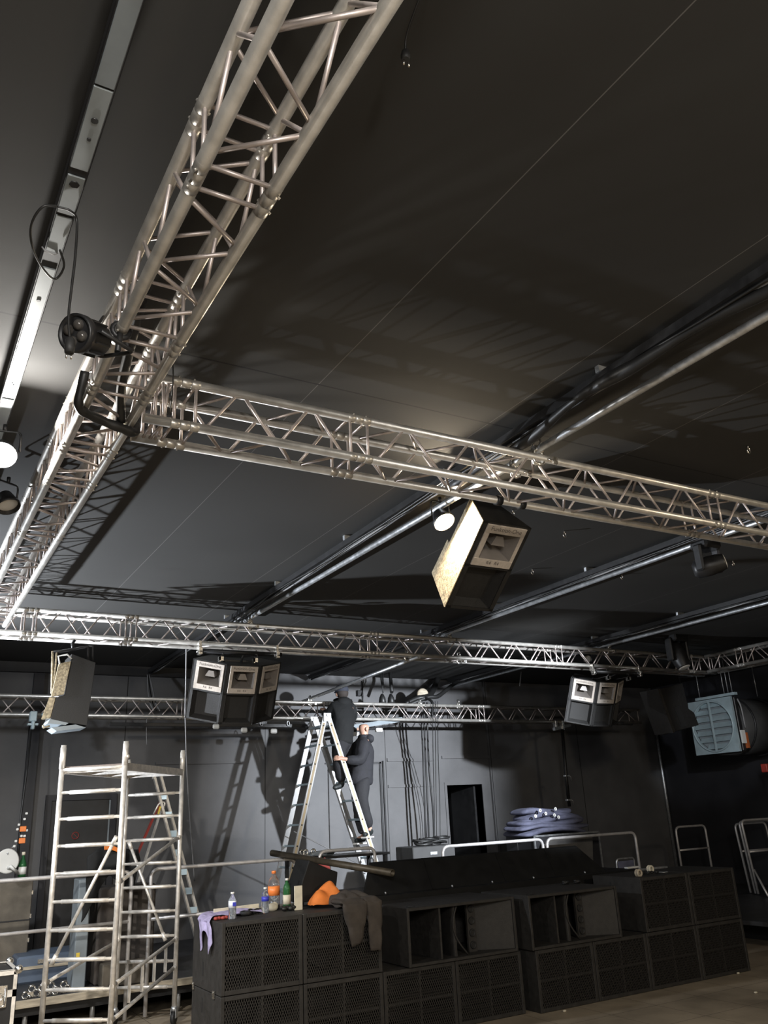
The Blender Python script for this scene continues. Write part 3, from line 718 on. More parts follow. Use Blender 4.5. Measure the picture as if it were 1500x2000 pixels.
# ------------------------------------------------------------------ pale trunking rail and its cable loop at upper left
t = thing('trunking_rail', (.32, 3, 4.09), 'pale trunking rail running along the ceiling at the upper left', 'rail')
MB().box((.283, -1, 4.095), (.357, 8.6, 4.15), .004).build('rail_body', 'blackm', t)
for (a, e, m_) in ((-1, 2.12, 'palecol'), (2.13, 2.52, 'track'), (2.56, 2.78, 'track'), (2.80, 3.03, 'track'), (3.15, 4.36, 'track'), (4.42, 8.6, 'track')):
    MB().box((.290, a, 4.088), (.350, e, 4.0955), .002).build('cover_strip', m_, t)
kn = MB(); kn.cyl((.32, 2.60, 4.084), (.32, 2.60, 4.09), .018, 6); kn.build('hex_knob', 'blackm', t)
for (x, y, r_) in ((.322, 2.27, .012), (.322, 2.36, .007), (.32, 3.40, .009), (.316, 4.22, .004), (.325, 4.24, .004)):
    MB().cyl((x, y, 4.084), (x, y, 4.09), r_, 10).build('socket', 'blackm', t)
for y in (.4, 2.5, 4.5, 6.5): MB().box((.30, y, 4.14), (.34, y+.05, 4.2)).build('hanger', 'blackm', t)
tag(MB().tube([(.275, 1.62, 4.10), (.279, 1.64, 4.078), (.36, 1.70, 4.078), (.366, 1.70, 4.12), (.364, 1.4, 4.125)], .007, 6).build('cable_tie', 'cable'), 'black cable strapped round the dark end of the trunking rail', 'cable')
P0_ = at_z(150, 432, 4.06); D0_ = math.hypot(P0_.x, P0_.y)
pts = curve_pts([at_z(112, 404, 4.075), at_z(138, 412, 4.07), P0_, at_d(147, 500, D0_), at_d(140, 560, D0_), at_d(134, 620, D0_), at_d(137, 668, D0_)], 8)
t = thing('loose_plug_cable', pts[-1], 'black power cable looped over the trunking rail, plug dangling', 'cable')
loop = curve_pts([at_z(112, 402, 4.075), at_z(82, 405, 4.05), at_z(61, 440, 4.02), at_z(64, 485, 4.0), at_z(85, 526, 4.0), at_z(108, 545, 4.02), at_z(125, 520, 4.05), at_z(117, 488, 4.075)], 8)
MB().tube(pts, .0048, 6).build('cord', 'cable', t); MB().tube(loop, .0048, 6).build('cord', 'cable', t)
pl = MB(); q = pts[-1]; pl.lathe([(.006, .02), (.016, .01), (.019, -.02), (.016, -.045)], q, (0, 0, 1), 12); pl.build('plug', 'rubber', t)
pn = MB()
for sx in (-1, 1): pn.cyl(q+Vector((sx*.008, 0, -.045)), q+Vector((sx*.008, 0, -.068)), .003, 8)
pn.build('pin', 'chrome', t)
tag(MB().tube([at_z(82, 482, 4.10), at_z(88, 490, 4.082), at_z(106, 497, 4.082), at_z(112, 494, 4.09), at_z(118, 477, 4.10)], .0035, 6).build('cable_tie', 'cablew'), 'pale cable tie round the trunking rail', 'cable tie')
# hanging cord with a plug, top of the picture
p0 = at_z(778, -60, ZC); t = thing('hanging_power_cable', p0, 'thin black cord with a plug hanging from the ceiling at the top', 'cable')
q = Vector((1.10, 1.575, 4.085)); MB().tube(curve_pts([(1.08, 1.40, 4.2), (1.082, 1.48, 4.16), (1.09, 1.55, 4.125), q], 8), .0035, 6).build('cord', 'cable', t)
pl = MB(); pl.lathe([(.005, .018), (.013, .01), (.016, -.012), (.012, -.028)], q, (.1, .1, 1), 12); pl.build('plug', 'rubber', t)
pn = MB()
for sx in (-1, 1): pn.cyl(q+Vector((sx*.008, 0, -.026)), q+Vector((sx*.009, 0, -.045)), .003, 8)
pn.build('pin', 'chrome', t)

# black cable wrapped round the nearest truss where the second truss starts
wr = MB()
pts = curve_pts([(.580, 3.66, 3.93), (.572, 3.72, 3.80), (.60, 3.76, 3.772), (.70, 3.83, 3.775), (.80, 3.86, 3.768), (.875, 3.90, 3.775), (.89, 3.93, 3.83)], 8)
wr.tube(pts, .027, 10, taper=[.8+.06*math.sin(i*.9)+.2*(i/len(pts)) for i in range(len(pts))])
tag(wr.build('cable_wrap', 'cable'), 'thick black cable wrapped under the nearest truss at the junction', 'cables')
wr = MB(); pts = curve_pts([(.80, 3.86, 3.80), (.76, 3.70, 3.92), (.74, 3.45, 4.02), (.72, 3.2, 4.09), (.70, 2.9, 4.12)], 7); wr.tube(pts, .024, 8)
tag(wr.build('cable_wrap', 'cable'), 'black cable rising inside the nearest truss from the junction', 'cables')
tag(MB().tube(curve_pts([at_y(337, 700, 3.6), at_y(338, 745, 3.6), at_y(332, 800, 3.72), at_y(325, 812, 3.75)], 8), .0035, 6).build('thin_cord', 'cable'), 'thin black cord dropping beside the truss junction', 'cable')

# ------------------------------------------------------------------ fan hung under the right truss
FX, FY0, FY1, FZ0, FZ1 = 12.8, 9.83, 10.77, 2.61, 3.57
t = thing('wall_fan', (FX, (FY0+FY1)/2, FZ0), 'pale blue square fan with round louvred opening hung at the right', 'fan')
fc, fz, fr_ = (FY0+FY1)/2, (FZ0+FZ1)/2, .425
b = MB(); n = 48; o = len(b.v); Hh = (FY1-FY0)/2
for x in (FX, FX+.05):
    for k in range(n):
        a_ = 2*PI*k/n; cc, ss = math.cos(a_), math.sin(a_); m_ = max(abs(cc), abs(ss))
        b.v.append(Vector((x, fc+fr_*cc, fz+fr_*ss))); b.v.append(Vector((x, fc+Hh*cc/m_, fz+Hh*ss/m_)))
def add_(f): b.f.append(f); b.sm.append(False)
for k in range(n):
    i, j = 2*k, 2*((k+1) % n); N = 2*n
    add_([i, i+1, j+1, j]); add_([N+i, N+j, N+j+1, N+i+1]); add_([i, j, N+j, N+i]); add_([i+1, N+i+1, N+j+1, j+1])
b.build('face_plate', 'fan', t)
MB().tube([(FX-.012, fc+(fr_+.01)*math.cos(2*PI*k/40), fz+(fr_+.01)*math.sin(2*PI*k/40)) for k in range(40)], .016, 8, closed=True).build('rim', 'fan', t)
for k in range(7):
    z = fz-.36+.12*k; hw = math.sqrt(max(.01, (fr_-.01)**2-(z-fz)**2))
    MB().slab([(FX+.006, fc-hw, z-.030), (FX+.006, fc+hw, z-.030), (FX+.060, fc+hw, z+.055), (FX+.060, fc-hw, z+.055)], (.004, 0, .001)).build('louvre', 'fan', t)
MB().box((FX-.03, fc-.012, fz-fr_), (FX+.004, fc+.012, fz+fr_)).build('centre_bar', 'fan', t)
MB().box((FX-.02, FY0-.12, FZ1+.0), (FX+.06, FY1-.2, FZ1+.045)).build('top_rail', 'fan', t)
MB().cyl((FX+.16, fc, fz), (FX+1.45, fc, fz), .50, 40).build('duct', 'duct', t)
MB().cyl((FX+.064, fc, fz), (FX+.07, fc, fz), fr_, 36).build('inner_grid', 'palecol', t)
hb = MB(); hb.box((FX+.072, FY0-.02, FZ0+.02), (FX+.16, FY1, FZ1-.02), .01); hb.build('housing', 'blackm', t)
mt = MB(); mt.tube([(FX+.5, fc+.51*math.cos(2*PI*k/36), fz+.51*math.sin(2*PI*k/36)) for k in range(36)], .02, 6, closed=True); mt.tube([(FX+1.2, fc+.51*math.cos(2*PI*k/36), fz+.51*math.sin(2*PI*k/36)) for k in range(36)], .02, 6, closed=True); mt.build('duct_band', 'blackm', t)
MB().box((FX+.06, FY0-.06, FZ0+.14), (FX+.15, FY0-.025, FZ0+.36)).build('switch_box', 'white', t)
MB().box((FX+.155, FY0-.07, FZ0+.06), (FX+.20, FY0-.02, FZ0+.32)).build('warning_strip', 'rust', t)
MB().tube(curve_pts([(FX+.18, FY0-.06, FZ0+.4), (FX+.14, FY0-.08, FZ0+.75), (FX+.12, FY0-.05, FZ0+.9)], 5), .014, 6).build('cable', 'cablew', t)
for (x, y) in ((FX+.02, FY1-.28), (FX+.02, FY0+.12), (FX+.04, FY0+.05), (FX+.06, FY0-.02), (FX+.9, FY0+.1)):
    MB().cyl((x, y, FZ1 if x < 13.2 else fz+.5), (x, y, ZC), .008, 8).build('threaded_rod', 'steel', t)
# red call box on the right wall
t = thing('call_box', (13.6, 9.9, 2.3), 'red box on a stand at the right edge below the fan', 'box')
q = at_x(1496, 1500, 13.5); MB().box((q.x-.06, q.y-.06, q.z-.07), (q.x+.06, q.y+.06, q.z+.07), .01).build('box_body', 'red', t)
MB().cyl((q.x, q.y, ST), (q.x, q.y, q.z-.07), .012, 8).build('stand', 'blackm', t)
# ------------------------------------------------------------------ subwoofer stacks
SH, SD = .55, .75
def sub_cab(x0, x1, y, z, label, group, slots=True):
    t = thing('subwoofer', ((x0+x1)/2, y+SD/2, z), label, 'speaker', group)
    x0 += .004; x1 -= .004; z0, z1 = z+.003, z+SH-.003; f = .035
    b = MB()
    b.box((x0, y, z0), (x0+f, y+SD, z1), .004); b.box((x1-f, y, z0), (x1, y+SD, z1), .004)
    b.box((x0+f, y, z1-f), (x1-f, y+SD, z1), .004); b.box((x0+f, y, z0), (x1-f, y+SD, z0+f), .004)
    b.box((x0+f, y+SD-.03, z0+f), (x1-f, y+SD, z1-f))
    b.build('cabinet', 'sub', t)
    cx, cz = (x0+x1)/2, (z0+z1)/2
    c = MB(); c.box((cx-.009, y+.012, z0+f), (cx+.009, y+.35, z1-f)); c.box((x0+f, y+.014, cz-.009), (x1-f, y+.35, cz+.009)); c.build('cross_brace', 'sub', t)
    g = MB(); g.box((x0+f, y+.008, z0+f), (x1-f, y+.010, z1-f)); g.build('grille', 'grille', t)
    d = MB(); d.lathe([(.23, 0), (.22, .02), (.12, .09), (.06, .10), (.05, .07), (.001, .06)], (cx, y+.36, cz), (0, 1, 0), 28); d.build('driver_cone', 'subin', t)
    if slots:
        for zz in (z0+.10, z1-.17):
            h = MB(); h.box((x0-.002, y+.45, zz), (x0+.004, y+.475, zz+.11)); h.build('handle_slot', 'subin', t)
    return t
YL, YR = 7.39, 7.28
xl = [2.63, 3.375, 4.165, 4.955, 5.75]; xr = [5.84, 6.61, 7.38, 8.17, 8.965]
gl, gr = 'left row of subwoofers', 'right row of subwoofers'
names_l = ['at the left end of the floor row, under the bottles', 'second on the floor from the left, under the draped jacket stack', 'third on the floor from the left, under the left horn speaker', 'fourth on the floor, right end of the left stack']
names_r = ['on the floor at the left end of the right stack', 'second on the floor of the right stack, under the horn speaker', 'third on the floor of the right stack', 'on the floor at the far right end of the stacks']
for i in range(4):
    sub_cab(xl[i], xl[i+1], YL, 0, 'black subwoofer '+names_l[i], gl)
    sub_cab(xr[i], xr[i+1], YR, 0, 'black subwoofer '+names_r[i], gr)
sub_cab(xl[0], xl[1], YL, SH, 'black subwoofer carrying the bottles, top of the left end', gl)
sub_cab(xl[1], xl[2], YL, SH, 'black subwoofer with the dark jacket hanging over its front', gl)
sub_cab(7.40, 8.165, YR, SH, 'upper black subwoofer of the right end, left one, clutter on top', gr)
sub_cab(8.17, 8.965, YR, SH, 'upper black subwoofer at the far right end, bare top', gr)
def stack_clip(p, label):
    p = Vector(p); b = MB(); b.box((p.x-.012, p.y-.016, p.z-.03), (p.x, p.y+.016, p.z+.03), .002); b.tube([p+Vector((-.013, -.01, .02)), p+Vector((-.018, 0, .01)), p+Vector((-.013, .01, .02))], .003, 5)
    tag(b.build('stacking_clip', 'chrome'), label, 'clip', 'clips between the stacked subwoofers')
stack_clip((2.63, 7.54, .55), 'small metal clip joining the left end subwoofers, near the front edge')
stack_clip((2.63, 8.08, .55), 'small metal clip joining the left end subwoofers, near the back edge')

def horn_cab(x0, x1, y, label, depth=.8):
    z = SH; H = .50; t = thing('horn_speaker', ((x0+x1)/2, y+depth/2, z), label, 'speaker', 'large horn loaded speakers on the stack')
    W = x1-x0; f = .028; z0, z1 = z+.003, z+H
    b = MB(); b.box((x0, y, z0), (x0+f, y+depth, z1), .004); b.box((x1-f, y, z0), (x1, y+depth, z1), .004); b.box((x0+f, y, z1-f), (x1-f, y+depth, z1), .004); b.box((x0+f, y, z0), (x1-f, y+depth, z0+f), .004)
    b.box((x0+f, y+depth-.03, z0+f), (x1-f, y+depth, z1-f)); b.build('cabinet', 'sub', t)
    xd = x0+.30*W; MB().box((xd-.010, y+.03, z0+f), (xd+.010, y+depth-.03, z1-f)).build('divider', 'sub', t)
    # curved horn wall
    xa, xb = x0+.44*W, x0+.60*W; n = 12; c = MB(); o = len(c.v)
    for k in range(n+1):
        g = k/n; X = xa+(xb-xa)*math.sin(g*PI/2)**1.0; Y = y+.05+(depth-.15)*(1-math.cos(g*PI/2))
        for (dz) in (z0+f, z1-f): c.v.append(Vector((xa+(xb-xa)*(g**2), y+.06+(depth-.2)*g, dz)))
        for (dz) in (z0+f, z1-f): c.v.append(Vector((xa+(xb-xa)*(g**2)+.02, y+.06+(depth-.2)*g, dz)))
    for k in range(n):
        a_ = 4*k; b_ = 4*(k+1)
        c.f += [[a_, b_, b_+1, a_+1], [a_+2, a_+3, b_+3, b_+2], [a_+1, b_+1, b_+3, a_+3]]; c.sm += [True, True, False]
    c.f.append([0, 1, 3, 2]); c.sm.append(False)
    c.build('curved_horn_wall', 'sub', t)
    # arched lip of the horn
    cc = MB(); cx = xa+.02; pts = [(cx+.10*math.sin(PI*k/14)*(-1)+.02+.10*(k/14), y+.05, z0+f+(H-2*f)*(1-k/14)) for k in range(15)]; cc.tube(pts, .009, 6); cc.build('horn_lip', 'sub', t)
    # column with round ports, slanted outer wall
    xp = x0+.66*W; MB().box((xp-.05, y+.16, z0+f), (xp+.05, y+.19, z1-f)).build('port_column', 'sub', t)
    for k in range(4):
        zz = z0+f+.06+k*(H-2*f-.12)/3
        MB().lathe([(.036, 0), (.034, -.012), (.026, -.012), (.022, .0), (.001, .006)], (xp, y+.158, zz), (0, 1, 0), 18).build('port', 'subin', t)
    s = MB(); s.slab([(x0+.71*W, y+.22, z0+f), (x1-f, y+.02, z0+f), (x1-f, y+.02, z1-f), (x0+.71*W, y+.22, z1-f)], (0, .02, 0)); s.build('slanted_wall', 'sub', t)
    g = MB()
    for zz in (z1-.006,): g.box((x0+.05, y+.05, zz+.006), (x0+.12, y+.09, zz+.012))
    g.build('top_fitting', 'blackm', t)
    return t
horn_cab(4.43, 5.70, 7.36, 'large horn loaded black speaker on the left stack, beside the draped jacket')
horn_cab(5.80, 7.02, 7.26, 'large horn loaded black speaker on the right stack')

# ------------------------------------------------------------------ black booth behind the stacks
t = thing('booth', (5.9, 8.7, 0), 'long black DJ booth front panel behind the horn speakers', 'booth')
MB().box((4.35, 8.20, .0), (8.35, 9.35, 1.10), .006).build('booth_base', 'booth', t)
yb0, yb1, zb0, zb1 = 8.32, 8.52, 1.10, 1.395
p = MB(); p.slab([(4.50, yb0, zb0), (7.90, yb0, zb0), (7.66, yb1, zb1), (4.70, yb1, zb1)], (0, .03, .012)); p.build('sloped_front', 'booth', t)
for x in (5.35, 6.35, 7.1):
    MB().bar((x, yb0-.006, zb0+.004), (x+.03, yb1-.006, zb1), .012, .004, (0, -1, .5)).build('seam_strip', 'booth', t)
for x in (4.75, 5.6, 6.15, 6.75, 7.55): MB().cyl((x, yb0-.02, zb0+.005), (x, yb0-.005, zb0+.02), .010, 8).build('foot_bolt', 'steel', t)
t = thing('monitor_wedge', at_y(620, 1755, 8.0), 'black tilted monitor box standing behind the orange cloth', 'box')
MB().slab([at_y(px, py, 7.92) for px, py in ((604, 1680), (642, 1697), (660, 1703), (655, 1752), (640, 1758), (578, 1764), (592, 1716))], (.05, .42, 0)).build('box_body', 'booth', t, bevel=.008)

# ------------------------------------------------------------------ stage railings (panels of bent tube)
def rail(label, x0, x1, y, z0, ztop, mids=(.98,), r=.021, left=True, right=True, corner=.10, group='stage railings', legs=None):
    t = thing('stage_railing', ((x0+x1)/2, y, z0), label, 'railing', group)
    path = []
    if left: path.append((x0, y, z0))
    path += [(x0, y, ztop), (x1, y, ztop)]
    if right: path.append((x1, y, z0))
    MB().tube(rounded(path, corner, 6), r, 12).build('frame_tube', 'rail', t)
    for m in mids: MB().cyl((x0, y, m), (x1, y, m), r*.85, 12).build('mid_bar', 'rail', t)
    return t
rail('pale stage railing at the left edge, passing behind the scaffold tower', -.6, 2.49, 9.875, .03, 1.438, mids=(.945,))
t = rail('stage railing between scaffold and bottles, lilac lit right corner', 2.70, 4.42, 9.875, .03, 1.44, mids=(.945,))
rail('white stage railing above the black booth, left of the gap', 6.59, 8.31, 9.95, ST, 1.445, mids=())
rail('white stage railing right of the gap, bent down at its right end', 8.39, 10.15, 9.95, ST, 1.445, mids=())
rail('short pinkish railing behind the long tube, under the ladder', 4.85, 5.64, 10.1, ST, 1.49, mids=())
rail('grey free standing rail frame with a middle bar on the right platform', 12.22, 12.98, 11.0, ST, 1.43, mids=(1.05,), r=.019)
for i, (dx, lb) in enumerate([(0, 'front rail frame of the leaning bundle at the right edge'), (.07, 'second rail frame of the leaning bundle at the right edge'), (.20, 'rearmost rail frame of the leaning bundle at the right edge')]):
    x = 12.88+dx*.6; y = 10.05+dx*1.2
    t = thing('leaning_rail_frame', (x, y, ST), lb, 'railing', 'rail frames leaning at the right edge')
    lean = -.10
    MB().tube(rounded([(x, y, ST+.02), (x+lean, y, 1.50-dx*.3), (x+lean+.75, y-.05, 1.50-dx*.3), (x+.75, y-.05, ST+.02)], .09, 6), .019, 10).build('frame_tube', 'rail', t)
    MB().cyl((x+lean*.5, y, 1.0), (x+lean*.5+.75, y-.05, 1.0), .016, 10).build('mid_bar', 'rail', t)
    if i == 0: MB().cyl((x-.02, y-.02, .72), (x-.22, y-.35, ST+.02), .017, 10).build('foot_strut', 'rail', t)
# red brackets on the railing
t = thing('rail_bracket', at_y(632, 1690, 9.7), 'bright pinkish red bracket with two slots above the orange cloth', 'bracket')
b = MB(); Qp = lambda pts, y: [at_y(px, py, y) for px, py in pts]
b.slab(Qp([(620, 1688), (625, 1697), (646, 1698), (641, 1686)], 9.68), (0, .03, 0)); b.tube(Qp([(621, 1690), (620, 1679), (625, 1676), (628, 1679), (628, 1687)], 9.68), .010, 6); b.tube(Qp([(630, 1687), (629, 1679), (634, 1676), (638, 1685)], 9.68), .010, 6)
b.build('bracket_body', 'pink', t)
b = MB(); b.slab(Qp([(645, 1685), (671, 1692), (670, 1696), (645, 1690)], 9.70), (0, .03, 0)); b.build('tail', 'red', t)
t = thing('rail_bracket', at_y(588, 1712, 9.4), 'pinkish plate and stub tube beside the railing corner', 'bracket')
b = MB(); b.slab(Qp([(579, 1708), (595, 1706), (592, 1715), (579, 1716)], 9.84), (0, .03, 0)); b.build('plate', 'rail', t)
b = MB(); b.tube(Qp([(596, 1703), (600, 1695), (601, 1682)], 9.86), .017, 8); b.build('stub_tube', 'rail', t)

# long steel tube lying over the railing
p0, p1 = at_y(531, 1666, 9.98), at_y(767, 1705, 8.15)
tag(MB().pipe_open(p0, p1, .036, .026, 20).build('steel_tube', 'pipebrown'), 'long brown steel tube lying over the railing, open end to the right', 'tube')
TZ_ = at_y(630, 1673, 10.2).z
# small stuff on the railing corner behind the tube: coupling pieces
for i, (px, py, lb) in enumerate([(590, 1662, 'pale metal coupler on the stage edge under the ladder, left one'), (597, 1657, 'pale metal coupler on the stage edge under the ladder, second'), (612, 1661, 'pale metal coupler on the stage edge under the ladder, third')]):
    q = at_y(px, py, 10.3); q.z = TZ_+.031; b = MB(); b.tube([q+Vector((.028*math.cos(a_), 0, .03+.028*math.sin(a_))) for a_ in [2*PI*k/12 for k in range(12)]], .012, 6, closed=True); b.box((q.x-.02, q.y-.03, q.z-.03), (q.x+.03, q.y+.02, q.z), .004)
    tag(b.build('coupler', 'chrome'), lb, 'coupler', 'couplers under the ladder')
q = at_y(632, 1668, 9.95); b = MB(); b.slab([at_y(px, py, 10.25) for px, py in ((607, 1672), (617, 1664), (640, 1661), (655, 1665), (650, 1671))], (0, .18, .0)); b.slab([at_y(px, py, 10.22) for px, py in ((625, 1666), (645, 1659), (656, 1664), (640, 1668))], (0, .1, .0))
tag(b.build('folded_bag', 'palecol', bevel=.01), 'grey folded bag lying behind the tube under the ladder', 'bag')
t = thing('equipment_table', at_y(620, 1675, 10.0), 'black table behind the railing under the ladder', 'table')
tz = at_y(630, 1673, 10.2).z
MB().box((4.6, 10.16, tz-.03), (5.9, 10.7, tz)).build('tabletop', 'blackm', t)
for (x, y) in ((4.65, 10.2), (5.85, 10.2), (4.65, 10.65), (5.85, 10.65)): MB().box((x-.02, y-.02, ST), (x+.02, y+.02, tz-.03)).build('leg', 'blackm', t)

# ------------------------------------------------------------------ scaffold tower
u = Vector((math.cos(.671), -math.sin(.671), 0)); v = Vector((math.sin(.671), math.cos(.671), 0)); UP = Vector((0, 0, 1))
FR = Vector((2.8745, 9.443, 0)); Wd, Ln, Rg = .634, 1.443, .235
FL = FR-u*Wd; NR = FR-v*Ln; NL = NR-u*Wd
t = thing('scaffold_tower', (FR+NL)/2, 'aluminium rolling scaffold tower with platform at the lower left', 'scaffold')
def post(P, top, lab=None):
    o = MB().cyl(P+UP*.12, P+UP*top, .024, 14).build('post', 'scaf', t)
    MB().cyl(P+UP*(top-.22), P+UP*(top-.02), .028, 14).build('spigot', 'scaf', o)
    # castor
    w_ = MB(); w_.lathe([(.001, -.018), (.055, -.018), (.06, -.01), (.06, .01), (.055, .018), (.001, .018)], P+UP*.06, u, 20); w_.build('castor_wheel', 'rubber', o)
    f_ = MB(); f_.bar(P+UP*.06+u*.026, P+UP*.14+u*.026, .006, .05, v); f_.bar(P+UP*.06-u*.026, P+UP*.14-u*.026, .006, .05, v); f_.cyl(P+UP*.12, P+UP*.16, .03, 12); f_.build('castor_fork', 'steel', o)
post(NR, 2.66); post(NL, 2.66); post(FR, 2.665); post(FL, 2.60)
for (A, B, z0) in ((NL, NR, 2.224), (FL, FR, 2.219)):
    for k in range(9):
        z = z0-Rg*k; d = (B-A).normalized()
        if z < .15: continue
        o = MB().cyl(A+UP*z, B+UP*z, .0145, 12).build('rung', 'scaf', t)
        s_ = MB(); m0 = A+UP*z+d*.10; m1 = B+UP*z-d*.08; s_.cyl(m0, m1, .0185, 12); s_.build('grip_sleeve', 'scaf', o)
def brace(A, za, B, zb, r=.016):
    o = MB().cyl(A+UP*za, B+UP*zb, r, 10).build('diagonal_brace', 'scaf', t)
    d = ((B+UP*zb)-(A+UP*za)).normalized(); MB().cyl(A+UP*za-d*.02, A+UP*za+d*.06, .021, 10).build('brace_hook', 'scaf', o); MB().cyl(B+UP*zb-d*.06, B+UP*zb+d*.02, .021, 10).build('brace_hook', 'scaf', o)
L3 = lambda A, B, f: A+(B-A)*f
brace(L3(NL, NR, .10), .80, L3(NL, NR, .92), 1.80)                 # near frame, up to the right
brace(L3(FL, FR, .10), 1.72, L3(FL, FR, .80), .78)                 # far frame, down to the right
brace(NR, 1.42, FR, 1.77, .018); brace(NL, .63, FL+v*0, .78, .016)
brace(NR, .60, FR, .78, .018); brace(NR, .33, FR, .52, .018)
for k in range(4):
    f = .24+.19*k; MB().box(tuple(L3(NR, FR, f)+UP*(.36+.19*f)-Vector((.012, .012, 0))), tuple(L3(NR, FR, f)+UP*(.60+.17*f)+Vector((.012, .012, 0)))).build('guard_upright', 'scaf', t)
# platform: ply deck in an aluminium frame with hooks
pz = 2.43; pf = MB()
for (A, B) in ((NL, FL), (NR, FR)): pf.bar(L3(A, B, .0)+UP*pz, L3(A, B, 1)+UP*pz, .03, .07)
for f in (.02, .35, .65, .98): pf.bar(L3(NL, FL, f)+UP*(pz-.01), L3(NR, FR, f)+UP*(pz-.01), .03, .04)
plat = pf.build('platform_frame', 'scaf', t)
MB().slab([NL+v*.03+UP*(pz+.02), NR+v*.03+UP*(pz+.02), FR-v*.03+UP*(pz+.02), FL-v*.03+UP*(pz+.02)], (0, 0, .012)).build('platform_board', 'deckply', t)
for (A, B) in ((NL, NR), (FL, FR)): MB().cyl(A+UP*(pz+.0), B+UP*(pz+.0), .0185, 12).build('rung', 'scaf', t)
k = MB(); k.lathe([(.012, 0), (.02, .01), (.02, .03), (.012, .04)], NR+UP*2.52, u, 10); k.build('locking_knob', 'scaf', t)

# ------------------------------------------------------------------ double ladder near the back wall
LY, LW = 11.28, .42
apex = at_y(638, 1397, LY); zs = ST
def leg_line(top, px, py):
    b = at_y(px, py, LY); d = b-top; return top, top+d*((zs-top.z)/d.z)
lt, lb_ = leg_line(at_y(635, 1399, LY), 575, 1675); rt0, rb = leg_line(at_y(641, 1399, LY), 736.5, 1690)
t = thing('double_ladder', (apex.x, LY+LW/2, zs), 'tall aluminium double ladder spread open under the back truss, two people on it', 'ladder')
D = Vector((0, LW, 0))
for (a, b, nm) in ((lt, lb_, 'left'), (rt0, rb, 'right')):
    d = (b-a).normalized(); side = d.cross(Vector((0, 1, 0))).normalized()
    for off in (Vector((0, 0, 0)), D):
        o = MB().obox((a+b)/2+off, side*.035, d*((b-a).length/2), Vector((0, .012, 0))).build('rail', 'ladder', t)
        if off.y == 0:
            o['label'] = 'near rail with a tan sticker strip'
            n_ = int((b-a).length/.28)
            MB().obox((a+b)/2+Vector((0, -.0125, 0)), side*.017, d*((b-a).length/2-.1), Vector((0, .001, 0))).build('sticker_strip', 'tan', o)
            hh = MB()
            for k in range(n_): q = a+d*(.14+.28*k); hh.cyl(q+Vector((0, -.016, 0)), q+Vector((0, -.01, 0)), .012, 8)
            hh.build('rung_socket', 'rubber', o)
        MB().obox(b+off+Vector((0, 0, .03)), side*.04, d*.03, Vector((0, .018, 0))).build('rubber_foot', 'rubber', o)
    n_ = int((b-a).length/.28)
    for k in range(n_):
        q = a+d*(.14+.28*k); MB().obox(q+D/2, side*.014, d*.012, D/2).build('rung', 'rung', t)
# upper sliding section on the right leg and the hinge
d = (rb-rt0).normalized(); side = d.cross(Vector((0, 1, 0))).normalized()
MB().obox(rt0+D+d*.9-side*.055+Vector((0, -.03, 0)), side*.02, d*.9, Vector((0, .012, 0))).build('sliding_rail', 'ladder', t)
MB().obox(rt0+D+d*1.8-side*.06+Vector((0, -.05, 0)), side*.018, d*.75, Vector((0, .012, 0))).build('sliding_rail', 'ladder', t)
for off in (Vector((0, -.02, 0)), D+Vector((0, .02, 0))):
    h = MB(); h.obox(apex+off+Vector((0, 0, -.03)), (.06, 0, 0), (0, .008, 0), (0, 0, .06)); h.cyl(apex+off+Vector((0, -.02, 0)), apex+off+Vector((0, .02, 0)), .02, 10); h.build('hinge', 'ladder', t)
MB().cyl(lb_+(lt-lb_)*.47+D*.5, rb+(rt0-rb)*.27+D*.5, .007, 6).build('spreader_strap', 'cablew', t)

# ------------------------------------------------------------------ step ladder behind the scaffold
SY = 11.75
t = thing('step_ladder', at_y(330, 1790, SY), 'open step ladder with red and yellow legs behind the scaffold tower', 'ladder')
def sl(px, py, dy=0): return at_y(px, py, SY+dy)
top1, top2 = sl(301, 1514), sl(313, 1514, .0)
def ext(a, b, z=ST+.01): d = b-a; return a+d*((z-a.z)/d.z)
for (a, b) in ((sl(301, 1516), sl(376, 1808)), (sl(314, 1516), sl(387, 1790))):
    MB().bar(a, ext(a, b), .03, .06, (0, 1, 0)).build('front_rail', 'scaf', t)
a, b = sl(301, 1516), sl(376, 1808); a2, b2 = sl(314, 1516), sl(387, 1790); e1, e2 = ext(a, b), ext(a2, b2)
for k in range(8):
    f = .12+.11*k; MB().bar(a+(e1-a)*f, a2+(e2-a2)*f+Vector((0, -.03, 0)), .08, .02, (0, 1, 0)).build('tread', 'rung', t)
ra, rb2 = sl(312, 1568, .15), sl(264, 1678, .4)
o = MB().bar(ra, ext(ra, rb2), .025, .05, (0, 1, 0)).build('rear_rail', 'darkred', t); o['label'] = 'red rear leg'
ra, rb2 = sl(318, 1570, .15), sl(282, 1685, .4)
o = MB().bar(ra, ext(ra, rb2), .025, .05, (0, 1, 0)).build('rear_rail', 'scaf', t)
MB().tube(rounded([sl(300, 1590), sl(311, 1568), sl(323, 1566), sl(320, 1578)], .04), .012, 8).build('handle_loop', 'scaf', t)
MB().tube(rounded([sl(299, 1522), sl(300, 1513), sl(313, 1512), sl(316, 1520)], .03), .018, 8).build('top_cap', 'scaf', t)
MB().bar(sl(309, 1590), sl(313, 1575), .02, .03, (0, 1, 0)).build('yellow_catch', 'yellow', t)

